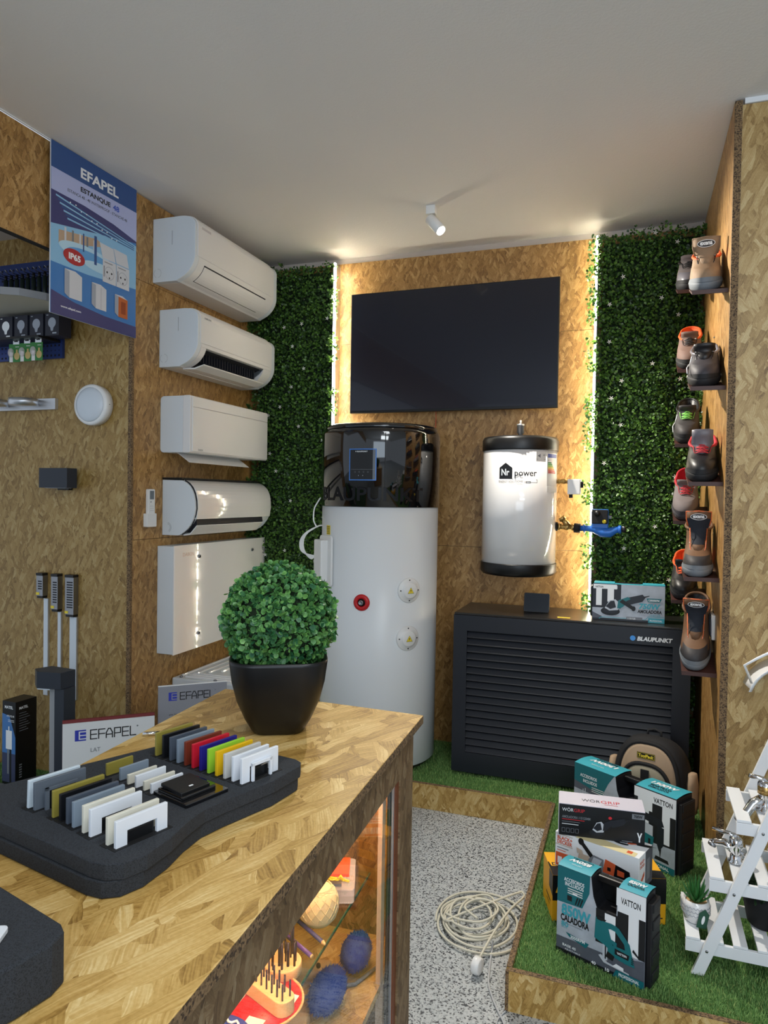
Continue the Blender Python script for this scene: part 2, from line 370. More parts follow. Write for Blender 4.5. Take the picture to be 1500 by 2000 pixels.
def turf(regions, dens):
    P = []
    for (x0, x1, y0, y1, d) in regions:
        n = int((x1-x0)*(y1-y0)*dens*d); P.append(np.stack([rs.uniform(x0, x1, n), rs.uniform(y0, y1, n), np.full(n, .107)], 1))
    P = np.concatenate(P); n = len(P)
    a = rs.uniform(0, 2*np.pi, n); L = rs.uniform(.010, .020, n); tilt = rs.uniform(.1, .85, n); wd = rs.uniform(.0010, .0019, n)
    d = np.stack([np.cos(a), np.sin(a), np.zeros(n)], 1); sd = np.stack([-np.sin(a), np.cos(a), np.zeros(n)], 1)
    mid = P+d*(L*.45*np.sin(tilt))[:, None]*.6+np.array([0, 0, 1])*(L*.55)[:, None]
    tip = P+d*(L*np.sin(tilt))[:, None]+np.array([0, 0, 1])*(L*np.cos(tilt))[:, None]
    V = np.stack([P-sd*wd[:, None]/2, P+sd*wd[:, None]/2, mid+sd*wd[:, None]*.45, tip, mid-sd*wd[:, None]*.45], 1).reshape(-1, 3)
    i = np.arange(n)[:, None]*5; F = i+np.array([[0, 1, 2, 3]]); F2 = i+np.array([[0, 2, 3, 4]])
    F = np.concatenate([i+np.array([[0, 1, 2, 4]]), i+np.array([[4, 2, 3, 3]])])
    F = F[:, :4]; t = rs.uniform(0, 1, n)[:, None]; c0 = np.array(lin((74, 118, 60))); c1 = np.array(lin((156, 194, 116)))
    c = c0+(c1-c0)*t; yl = rs.uniform(0, 1, n) < .06; c[yl] = lin((170, 180, 110)); cols = np.repeat(np.concatenate([c, np.ones((n, 1))], 1), 5, 0)
    # quads + tris
    T1 = (i+np.array([[0, 1, 2]])); T2 = (i+np.array([[0, 2, 4]])); T3 = (i+np.array([[4, 2, 3]]))
    return mesh_np('artificial_grass', V, np.concatenate([T1, T2, T3]), 'blade', cols)
g = turf([(-.321, .9, 2.149, 2.886, 1.0), (-.321, .311, 2.886, 3.62, .55), (-2.31, -.322, 3.404, 4.06, .45), (-3.3, -1.63, 2.1, 2.85, .4), (-2.31, -1.63, 2.85, 3.38, .25)], 75000)
tag(g, 'short green artificial grass laid over the raised platform', 'grass', kind='stuff')
# ---------------------------------------------------------------- leaves
def leaf_mesh(name, P, N, size, cols, parent, outward=.5, cup=.25, wid=.42):
    n = len(P)
    def nrm(a): return a/np.maximum(np.linalg.norm(a, axis=1, keepdims=True), 1e-9)
    d = nrm(N*outward+nrm(rs.normal(size=(n, 3)))); nn = nrm(N+rs.normal(size=(n, 3))*.45); nn = nrm(nn-d*np.sum(nn*d, 1, keepdims=True)+1e-6)
    s = np.cross(d, nn); L = size*rs.uniform(.7, 1.25, n); 
    shp = [(0, 0, 0), (-.72, .3, .3), (-1, .68, .5), (-.45, .97, .35), (.45, .97, .35), (1, .68, .5), (.72, .3, .3), (0, .55, 0)]
    V = np.stack([P+s*(a*wid*L)[:, None]+d*(b*L)[:, None]+nn*(c*cup*L)[:, None] for a, b, c in shp], 1).reshape(-1, 3)
    i = np.arange(n)[:, None]*8
    F = np.concatenate([i+np.array([[7, k, (k+1) % 7]]) for k in range(7)])
    base = cols[:, None, :].repeat(8, 1).copy()
    base[:, [2, 3, 4, 5], :] = np.clip(base[:, [2, 3, 4, 5], :]*1.35+.01, 0, 1); base[:, 7, :] *= .85
    base = np.concatenate([base, np.ones((n, 8, 1))], 2).reshape(-1, 4)
    return mesh_np(name, V, F, 'leaf', base, parent, True)
mat('petal', (240, 240, 236), .6); mat('pistil', (220, 200, 110), .7)
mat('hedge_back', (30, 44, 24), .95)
def hedge(label, x0, x1, flowers, group):
    t = thing('artificial_hedge_panel', label, 'hedge panel', ((x0+x1)/2, 4.06, .12), 0, group)
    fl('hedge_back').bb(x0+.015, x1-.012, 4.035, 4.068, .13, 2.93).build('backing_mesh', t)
    n = 23000; X = rs.uniform(x0-.005, x1, n); Z = rs.uniform(.12, 2.945, n)
    bul = np.array([noise.noise((x*7, z*7, 1.3)) for x, z in zip(X, Z)])*.022+np.array([noise.noise((x*22, z*22, 5.3)) for x, z in zip(X, Z)])*.014
    dep = rs.uniform(0, 1, n)**1.5*.05; Y = 3.985-bul+dep
    P = np.stack([X, Y, Z], 1); N = np.tile(np.array([[0, -1, .15]]), (n, 1)); N[:, 2] += .3
    # loose sprigs past the edges
    k = 5600; side = rs.uniform(0, 1, k); xs = np.where(side < .5, x0-rs.uniform(0, 1, k)**1.6*.06, x1+rs.uniform(0, 1, k)**1.6*(.045 if x1 < -.5 else .004)); zs = rs.uniform(.12, 2.95, k)
    keep = np.array([noise.noise((0, z*16, 2.2+(x > (x0+x1)/2)*5)) for x, z in zip(xs, zs)]) > -.05
    xs = xs[keep]; zs = zs[keep]; P = np.concatenate([P, np.stack([np.clip(xs, -2.315, .308), rs.uniform(3.935, 4.0, len(xs)), zs], 1)]); N = np.concatenate([N, np.tile([[0, -1, .2]], (len(xs), 1))])
    k = 260; xt = rs.uniform(x0, x1, k); zt = 2.94+np.abs(np.array([noise.noise((x*13, 0, 9.0)) for x in xt]))*.10*rs.uniform(0, 1, k)
    P = np.concatenate([P, np.stack([xt, rs.uniform(3.96, 4.02, k), zt], 1)]); N = np.concatenate([N, np.tile([[0, -1, .3]], (k, 1))])
    m = len(P); tt = rs.uniform(0, 1, (m, 1))**1.3; c = np.array(lin((36, 66, 34)))*(1-tt)+np.array(lin((106, 150, 60)))*tt
    leaf_mesh('foliage', P, N.astype(float), .0165, c, t)
    for (fx, fz) in flowers:
        f = sm('petal'); c0 = Vector((fx, 3.955, fz)); a0 = random.random()*6
        for j in range(5):
            a = a0+j*2*math.pi/5; u = Vector((math.cos(a), -.25, math.sin(a))).normalized(); v = u.cross(Vector((0, 1, 0))).normalized()
            f.add([c0, c0+u*.006+v*.0024, c0+u*.0145, c0+u*.006-v*.0024], [(0, 1, 2, 3)])
        f.mt('pistil').sphere(c0, .0018, 5); f.build('flower', t)
    return t
hedge('leafy green artificial hedge strip left of the television, behind the water heater', -2.30, -1.765,
      [(-2.07, 2.59), (-1.951, 2.604), (-2.012, 2.47), (-1.933, 2.331), (-2.016, 2.221), (-2.092, 2.1), (-2.173, 2.048), (-1.963, 1.977), (-2.115, 1.702), (-2.159, 1.811), (-2.183, 1.177), (-2.047, 1.209), (-2.012, 1.518), (-1.80, 1.89), (-1.789, 1.422), (-1.78, 2.626)], 'artificial hedge strips beside the television')
hedge('leafy green artificial hedge strip right of the television, beside the hanging shoes', -.205, .300,
      [(.176, 2.883), (-.085, 2.728), (-.149, 2.588), (.106, 2.603), (-.147, 2.391), (.069, 2.267), (.189, 2.511), (.204, 2.182), (-.131, 2.093), (-.081, 1.951), (.191, 1.68), (-.081, 2.183), (.173, 1.146), (.228, 2.703), (.069, 2.941), (-.16, 1.75), (.1, 1.42), (-.05, 1.3)], 'artificial hedge strips beside the television')
for x, s, lb in ((-1.741, 1, 'glowing white LED strip along the right edge of the left hedge'), (-.221, -1, 'glowing white LED strip along the left edge of the right hedge')):
    t = thing('led_strip', lb, 'LED strip', (x, 4.0, .13), 0, 'LED strips on the hedge edges')
    fl('alu').bb(x-s*.007-.002, x-s*.007+.002, 3.964, 4.069, .14, 2.965).build('channel', t)
    fl('led').bb(x-.0045, x+.0045, 3.966, 3.980, .145, 2.96).build('light_tape', t)
# ---------------------------------------------------------------- television
t = thing('television', 'large switched-off black flat television on the back wall', 'television', (-1.025, 4.0, 2.05))
T = fr((-1.638, 3.985, 2.052), (1, 0, .003), (0, 0, 1), (0, -1, 0)); W, Hh = 1.226, .714
b = MB(T).mt('black_satin'); b.box((W/2, Hh/2, -.018), (W, Hh, .03)); b.box((W/2, Hh/2, -.045), (W*.55, Hh*.55, .03)); b.build('casing', t, .002)
MB(T).mt('tv_screen').box((W/2, Hh/2+.004, -.0015), (W-.012, Hh-.02, .004)).build('screen', t)
b = MB(T).mt('black_matte'); b.box((W/2, Hh/2, -.072), (.3, .3, .025)); b.build('wall_mount', t)
b = sm('red_cable') if 'red_cable' in MATS else None
mat('red_cable', (190, 70, 40), .5)
o = sm('red_cable').tube([(-1.12, 4.055, 2.10), (-1.118, 4.062, 2.02), (-1.121, 4.062, 1.95), (-1.119, 4.062, 1.86)], .0022, 6).build('power_cable')
tag(o, 'thin orange cable hanging from the television behind the water heater', 'cable')
# ---------------------------------------------------------------- ceiling spotlight
t = thing('ceiling_spotlight', 'small white adjustable spotlight mounted on the ceiling', 'spotlight', (-1.0, 3.48, 3.02))
fl('white_plastic').box((-1.0, 3.48, 2.998), (.048, .048, .043)).build('base', t, .003)
b = sm('white_plastic'); b.cyl((-1.0, 3.48, 2.98), (-.998, 3.478, 2.945), .006); b.build('arm', t)
a = Vector((-1.005, 3.475, 2.955)); d = Vector((.60, -.27, -.70)).normalized(); e = a+d*.105
b = sm('white_plastic'); M = Matrix.Translation(a) @ d.to_track_quat('Z', 'Y').to_matrix().to_4x4()
b.lathe([(.02, -.008), (.028, 0), (.028, .105), (.024, .105), (.023, .095)], 28, M, (True, False)); b.build('lamp_head', t)
b = sm('lamp_face'); b.lathe([(.0001, .099), (.0235, .098), (.0235, .095)], 28, M); b.build('lamp_lens', t)
def spot(loc, target, power, ang, blend=.6, size=.02, col=(1, .93, .82)):
    l = bpy.data.lights.new('spot_beam', 'SPOT'); l.energy = power; l.spot_size = R(ang); l.spot_blend = blend; l.shadow_soft_size = size; l.color = col
    o = bpy.data.objects.new('spot_beam', l); C.objects.link(o); o.location = loc; o.rotation_euler = (Vector(target)-Vector(loc)).to_track_quat('-Z', 'Y').to_euler(); return o
spot(a+d*.115, a+d*2, 210, 100, .7)
# ---------------------------------------------------------------- water heater cylinder
cx, cy, r0 = -1.34, 3.73, .322
def cylmap(cx, cy, r):
    return lambda u, v, h: Vector((cx+(r+h)*math.sin(u/r), cy-(r+h)*math.cos(u/r), v))
t = thing('heat_pump_water_heater', 'tall white cylindrical water heater with glossy black top', 'water heater', (cx, cy, .12))
M0 = Matrix.Translation((cx, cy, 0))
sm('black_matte').lathe([(r0-.03, .11), (r0-.03, .14)], 64, M0).build('foot_ring', t)
b = sm('white_enamel'); b.lathe([(r0-.004, .138), (r0, .142), (r0, 1.496)], 96, M0); b.build('tank_body', t)
b = sm('black_gloss'); b.lathe([(r0, 1.497), (r0+.006, 1.500), (r0+.006, 1.885), (r0+.002, 1.902), (r0-.02, 1.912)], 96, M0, (True, True)); b.build('top_housing', t)
b = sm('black_gloss'); b.lathe([(r0-.012, 1.908), (r0-.008, 1.916), (r0-.012, 1.930), (r0-.03, 1.936), (.02, 1.938)], 96, M0); b.build('lid', t)
rr = r0+.006
b = Art(fn=cylmap(cx, cy, rr), h0=-.0004)
for ad in (-18, 23.5):
    u = R(ad)*rr; b.rect(u-.0018, 1.53, u+.0018, 1.88, 'dark'); b.rect(u+.0018, 1.56, u+.003, 1.88, 'steel' if 0 else 'black_satin')
b.build('housing_seams', t)
mat('emboss', (13, 14, 18), .4, spec=.25)
b = Art(fn=cylmap(cx, cy, rr), h0=.0); b.text('BLAUPUNKT', R(-50)*rr, 1.528, R(112)*rr, .072, 'emboss', .02, ext=.0014); b.build('embossed_lettering', t)
mat('blue_frame', (60, 120, 200), .4); mat('panel_black', (8, 9, 12), .1); mat('print_white', (235, 238, 240), .5); mat('print_grey', (120, 124, 130), .5)
u0, u1 = R(-9.7)*rr, R(15.8)*rr
b = Art(fn=cylmap(cx, cy, rr), h0=.004); b.rect(u0, 1.634, u1, 1.797, 'blue_frame', 10); b.rect(u0+.005, 1.639, u1-.005, 1.792, 'panel_black', 10)
b.text('BLAUPUNKT', u0+.045, 1.779, .055, .007, 'print_white', .02); b.ell(u0+.038, 1.7825, .0025, .0025, 'print_white')
b.rect(u0+.01, 1.690, u1-.01, 1.691, 'print_grey', 8)
for k in range(4):
    b.ell(u0+.035+k*.023, 1.677, .004, .004, 'print_grey', 12); b.ell(u0+.035+k*.023, 1.677, .003, .003, 'panel_black', 12)
for k in range(2): b.ell(u0+.055+k*.023, 1.659, .003, .003, 'print_grey', 10)
b.build('control_panel', t)
mat('red_plastic', (190, 25, 30), .35); mat('warn_yellow', (232, 208, 60), .5); mat('print_black', (22, 24, 28), .5)
def radial(ad, z, c=(cx, cy), r=r0):
    a = R(ad); n = Vector((math.sin(a), -math.cos(a), 0)); u = Vector((math.cos(a), math.sin(a), 0))
    return fr(Vector((c[0]+n.x*r, c[1]+n.y*r, z)), u, (0, 0, 1), n)
M = radial(3.9, 1.0045)
b = sm('red_plastic'); b.T = M; b.lathe([(.043, -.004), (.043, .004), (.038, .010), (.024, .012), (.020, .006), (.020, .002)], 40); b.build('hot_water_collar', t)
b = sm('dark'); b.T = M; b.lathe([(.021, 0), (.021, .003)], 24); b.mt('steel'); b.lathe([(.013, 0), (.013, .018), (.008, .019), (.007, .012)], 20); b.build('pipe_stub', t)
for ad, z in ((48.6, 1.068), (48.0, .818)):
    M = radial(ad, z)
    b = sm('white_plastic'); b.T = M; b.lathe([(.065, -.012), (.065, .004), (.061, .007), (.044, .008), (.041, .018), (.036, .021), (.0001, .021)], 44); c1 = b.build('element_cover', t)
    A = Art(M, h0=.0215); A.poly([(-.019, -.015), (.019, -.015), (0, .018)], 'print_black'); A.poly([(-.017, -.0135), (.017, -.0135), (0, .016)], 'warn_yellow')
    A.poly([(.003, .010), (-.005, -.001), (0, -.001), (-.003, -.011), (.005, .002), (0, .002)], 'print_black'); A.build('warning_label', c1)
    for k in range(4):
        a = R(k*90); s_ = sm('dark'); s_.T = M; s_.lathe([(.0035, .006), (.0035, .009)], 8, Matrix.Translation((.053*math.cos(a), .053*math.sin(a), 0))); s_.build('screw', c1)
# junction box on the left side
b = Art(fn=cylmap(cx, cy, r0)); b.rect(R(-42.5)*r0, 1.345, R(-35)*r0, 1.395, 'warn_yellow', 4)
for k in range(5): b.rect(R(-42)*r0, 1.35+k*.009, R(-36)*r0, 1.353+k*.009, 'print_black', 3)
b.build('yellow_label', t)
M = radial(-41, 1.205)
b = MB(M).mt('white_plastic'); b.prism(rrect(.145, .27, .02, 4), .012); jb = b.build('junction_box', t, .002)
b = MB(M).mt('white_plastic'); b.box((-.014, .0, .030), (.095, .225, .045)); b.build('box_lid', jb, .008)
A = Art(fr(M @ Vector((-.062, 0, .03)), M.to_3x3() @ Vector((0, 0, -1)), (0, 0, 1)), h0=.001); A.rect(-.015, -.02, .012, .03, 'warn_yellow'); A.rect(-.003, -.015, 0, .02, 'print_black'); A.build('warning_label', jb)
for zz in (.0, -.075):
    b = sm('white_plastic'); p = M @ Vector((-.06, zz-.01, .03)); q = M @ Vector((-.088, zz-.01, .03)); b.cyl(p, q, .0115, 16); b.cyl(p, p+(q-p)*.3, .014, 6); b.build('cable_gland', jb)
p0 = M @ Vector((-.06, .045, .03))
b = sm('white_plastic')
for k in range(4):
    o = k*.006
    b.tube(smooth([p0+Vector((0, 0, -o)), p0+Vector((-.03, -.01, -.04+o)), p0+Vector((-.075-o, -.005, .0)), p0+Vector((-.085-o, 0, .055)), p0+Vector((-.06-o*.5, 0, .10)), p0+Vector((-.01, .02, .135)), p0+Vector((.0, .06, .14))], 6), .0042, 8)
b.tube(smooth([p0+Vector((-.01, .01, .13)), p0+Vector((-.025, .0, .17)), p0+Vector((-.022, 0, .23)), p0+Vector((-.005, .01, .27)), p0+Vector((.0, .03, .29))], 6), .004, 8)
b.build('coiled_cable', t)
# ---------------------------------------------------------------- heat pump unit
mat('pump_dark', (27, 31, 39), .42); mat('pump_top', (62, 60, 58), .28, metal=.7); mat('pump_slot', (12, 14, 18), .6)
t = thing('heat_pump_outdoor_unit', 'large dark louvred heat pump cabinet standing on the grass', 'heat pump', (-.30, 3.75, .12))
x0, x1, y0, y1, z0, z1 = -.877, .2635, 3.603, 3.99, .128, .957
b = fl('pump_dark'); b.bb(x0, x1, y0+.03, y1, z0, z1-.012); b.build('body', t, .004)
b = fl('pump_top'); b.bb(x0+.002, x1, y0+.004, y1+.002, z1-.012, z1); b.build('top_panel', t, .003)
lx0, lx1, lz0, lz1 = -.806, .183, .232, .865
b = fl('pump_dark'); b.bb(x0, lx0, y0, y0+.03, z0, z1-.012); b.bb(lx1, x1, y0, y0+.03, z0, z1-.012); b.bb(lx0, lx1, y0, y0+.03, z0, lz0); b.bb(lx0, lx1, y0, y0+.03, lz1, z1-.012); b.build('front_frame', t)
ns = 17; st = (lz1-lz0)/ns
for k in range(ns):
    z = lz0+(k+.5)*st
    b = fl('pump_dark'); b.box(((lx0+lx1)/2, y0+.012, z), (lx1-lx0, .006, st*.98), T=None)
    b = fl('pump_dark'); b.prism([(0, 0), (.006, 0), (.024, st*.72), (.018, st*.72)], lx1-lx0, fr((lx0, y0+.001, z-st*.42), (0, 1, 0), (0, 0, 1))); b.build('louvre_blade', t)
fl('pump_slot').bb(lx0, lx1, y0+.0285, y0+.031, lz0, lz1).build('grille_back', t)
mat('logo_blue', (70, 150, 225), .5)
A = Art(fr((0, y0, 0), (1, 0, 0), (0, 0, 1), (0, -1, 0))); A.ell(.004, .893, .0125, .0125, 'logo_blue', 28); A.text('BLAUPUNKT', .024, .882, .158, .021, 'print_white', .045, .18); A.build('badge', t)
A = Art(fr((0, 0, z1), (1, 0, 0), (0, 1, 0))); A.rect(-.357, 3.655, -.295, 3.685, 'warn_yellow'); A.rect(-.35, 3.675, -.30, 3.678, 'print_black'); A.rect(-.35, 3.665, -.31, 3.667, 'print_black'); A.build('yellow_sticker', t)
for x in (x0+.12, x1-.12):
    for y in (y0+.06, y1-.06): fl('black_rubber').bb(x-.05, x+.05, y-.03, y+.03, .112, .1285).build('rubber_foot', t)
sm('steel').sphere((x0+.02, y0+.02, .135), .006, 6).build('foot_screw', t)
# small black tablet
t = thing('tablet', 'small black tablet standing upright on the heat pump cabinet', 'tablet', (-.478, 3.78, z1))
M = fr((-.543, 3.775, .9585), (1, .03, 0), (0, .22, 1)); T = Matrix.Translation((0, 0, 0))
b = MB(M).mt('black_satin'); b.prism(rrect(.132, .10, .008, 4, .066, .05), -.010); b.build('casing', t, .001)
b = MB(M).mt(mat('tablet_screen', (16, 24, 34), .12)); b.prism(rrect(.124, .092, .005, 3, .066, .05), .0012); b.build('screen', t)
fl('black_matte').prism([(0, 0), (.05, 0), (.05, .004), (.018, .07), (.014, .07)], .07, fr((-.51, 3.786, .9585), (0, 1, 0), (0, 0, 1))).build('stand', t)
# ---------------------------------------------------------------- buffer tank on the wall
cx2, cy2, r2 = -.59, 3.862, .197
t = thing('wall_buffer_tank', 'white cylindrical wall tank with black end caps and house logo', 'water tank', (cx2, cy2, 1.15))
M0 = Matrix.Translation((cx2, cy2, 0))
sm('white_gloss').lathe([(r2, 1.213), (r2, 1.806)], 80, M0).build('tank_body', t)
b = sm('black_satin'); b.lathe([(r2+.004, 1.807), (r2+.005, 1.812), (r2+.005, 1.862), (r2-.004, 1.878), (r2-.03, 1.882), (.01, 1.884)], 80, M0); b.build('top_cap', t)
b = sm('black_satin'); b.lathe([(.01, 1.142), (r2-.04, 1.144), (r2-.008, 1.150), (r2+.005, 1.166), (r2+.005, 1.207), (r2+.004, 1.212)], 80, M0); b.build('bottom_cap', t)
fl('steel').bb(cx2-.05, cx2+.05, 4.02, 4.069, 1.3, 1.7).build('wall_bracket', t)
b = sm('steel'); b.T = Matrix.Translation((cx2, cy2, 0)); b.lathe([(.012, 1.88), (.012, 1.905), (.019, 1.906), (.019, 1.945), (.021, 1.946), (.021, 1.955), (.006, 1.957), (.006, 1.975), (.004, 1.976)], 24); b.m = [MATS['alu']]; b.build('air_vent', t)
A = Art(fn=cylmap(cx2, cy2, r2)); q = lambda d: R(d)*r2
u0, u1 = q(-23), q(-2.5)
A.strip([(u0+(u1-u0)*k/12, 1.655, 1.712+.026*(1-abs(k/6-1))) for k in range(13)], 'print_black'); A.text('Nr', u0+.012, 1.672, .044, .034, 'print_white', .03)
A.text('power', u1+.012, 1.658, q(35)-u1-.014, .034, 'print_black', .012); A.text('ENERGY SOLUTIONS', u0-.002, 1.637, q(14)-u0, .0095, 'print_black', .004)
A.line([(u1, 1.654), (q(35), 1.651), (q(35), 1.636), (q(25), 1.636)], .0022, 'print_black'); A.rect(q(18), 1.632, q(25), 1.643, 'print_black', 4); A.rect(q(18.8), 1.634, q(24.2), 1.641, 'print_white', 4); A.line([(q(15.5), 1.635), (q(18), 1.635)], .0016, 'print_black'); A.line([(q(15.5), 1.640), (q(18), 1.640)], .0016, 'print_black')
A.build('house_logo', t)
A = Art(fn=cylmap(cx2, cy2, r2)); mat('label_paper', (222, 220, 216), .5); A.rect(q(33), 1.745, q(50), 1.795, 'label_paper', 5)
A.text('A+', q(45), 1.775, .012, .009, 'print_black'); A.poly([(q(35), 1.775), (q(40), 1.785), (q(40), 1.765)], 'print_grey'); A.line([(q(34), 1.757), (q(49), 1.757)], .002, 'print_grey'); A.build('rating_label', t)
A = Art(fn=cylmap(cx2, cy2, r2)); A.rect(q(53), 1.62, q(82), 1.792, 'label_paper', 8); mat('eu_blue', (30, 60, 150), .5); A.rect(q(54.5), 1.768, q(80), 1.788, 'eu_blue', 8); A.text('A', q(55), 1.75, .006, .008, 'print_black')
for k, c3 in enumerate([(30, 120, 60), (60, 150, 60), (150, 190, 60), (230, 200, 50), (225, 140, 50), (205, 60, 45), (190, 35, 35)]):
    A.rect(q(54.5), 1.738-k*.0085, q(63+k*1.8), 1.7445-k*.0085, mat('scale_%d' % c3[0], c3, .5), 3)
A.rect(q(53), 1.588, q(82), 1.617, 'label_paper', 8); A.build('energy_label', t)
b = sm('brass'); b.cyl((cx2+.19, cy2, 1.648), (-.33, cy2, 1.648), .012, 16); b.cyl((-.385, cy2, 1.648), (-.375, cy2, 1.648), .017, 6); b.cyl((-.362, cy2, 1.648), (-.35, cy2, 1.648), .016, 6); b.build('brass_fitting', t)
b = fl('white_plastic'); b.bb(-.336, -.270, cy2-.035, cy2+.035, 1.58, 1.66); th = b.build('thermostat_box', t, .004)
b = sm('dark'); b.cyl((-.270, cy2, 1.632), (-.258, cy2, 1.632), .017, 14); b.cyl((-.320, cy2, 1.58), (-.320, cy2, 1.562), .010, 12); b.build('cable_gland', th)
b = sm('dark'); b.cyl((cx2+.19, cy2, 1.408), (cx2+.205, cy2, 1.408), .024, 20); b.build('port_collar', t)
b = sm('brass'); b.cyl((-.39, cy2, 1.408), (-.30, cy2, 1.405), .014, 16)
for xx in (-.375, -.335, -.305): b.cyl((xx-.008, cy2, 1.407), (xx+.008, cy2, 1.407), .019, 6)
b.cyl((-.325, cy2, 1.408), (-.362, cy2, 1.452), .015, 14); b.cyl((-.356, cy2, 1.444), (-.368, cy2, 1.459), .019, 8); b.build('strainer_valve', t)
t = thing('circulation_pump', 'blue circulation pump with black head on pipe beside the wall tank', 'pump', (-.17, cy2, 1.40))
mat('pump_blue', (40, 105, 190), .42)
b = sm('dark'); b.cyl((-.30, cy2, 1.404), (-.268, cy2, 1.403), .025, 8); b.build('union_nut', t)
b = sm('pump_blue'); b.tube([(-.27, cy2, 1.403), (-.235, cy2, 1.404), (-.20, cy2, 1.401), (-.16, cy2, 1.385), (-.12, cy2, 1.385), (-.09, cy2, 1.400), (-.065, cy2, 1.403)], [.015, .015, .019, .026, .026, .018, .015], 16); b.cyl((-.252, cy2, 1.403), (-.244, cy2, 1.403), .021, 8); b.cyl((-.078, cy2, 1.402), (-.064, cy2, 1.402), .021, 8); b.build('pump_casing', t)
fl('pump_blue').bb(-.212, -.128, cy2-.02, cy2+.05, 1.405, 1.505).build('motor_housing', t, .005)
b = fl('dark'); b.bb(-.210, -.130, cy2-.034, cy2-.019, 1.43, 1.503); hd = b.build('terminal_cover', t, .004)
b = sm('black_satin'); b.cyl((-.182, cy2-.03, 1.483), (-.182, cy2-.046, 1.483), .016, 8); b.build('speed_knob', hd)
b = sm('warn_yellow'); b.cyl((-.148, cy2-.034, 1.442), (-.148, cy2-.0355, 1.442), .010, 16); b.build('round_sticker', hd)
b = sm('grey_plastic'); b.cyl((-.128, cy2, 1.465), (-.112, cy2, 1.465), .009, 10); b.build('cable_gland', t)
b = sm('dark'); b.cyl((-.064, cy2, 1.402), (-.040, cy2, 1.40), .014, 12); b.mt('steel').cyl((-.06, cy2-.005, 1.413), (-.045, cy2-.005, 1.413), .008, 8); b.build('pipe_end', t)
# ---------------------------------------------------------------- air conditioners on the left wall
def ext(b, prof, ya, yb):
    """profile of (distance from wall, height) extruded along the wall from ya to yb"""
    n = len(prof); vs = [(-2.3195+p[0], ya, p[1]) for p in prof]+[(-2.3195+p[0], yb, p[1]) for p in prof]
    return b.add(vs, [tuple(range(n)), tuple(reversed(range(n, 2*n)))]+[(i, n+i, n+(i+1) % n, (i+1) % n) for i in range(n)])
mat('ac_white', (224, 222, 220), .34); mat('ac_side', (214, 220, 224), .4); mat('ac_dark', (22, 24, 32), .6)
G = 'white wall-mounted air conditioners stacked down the left wall'
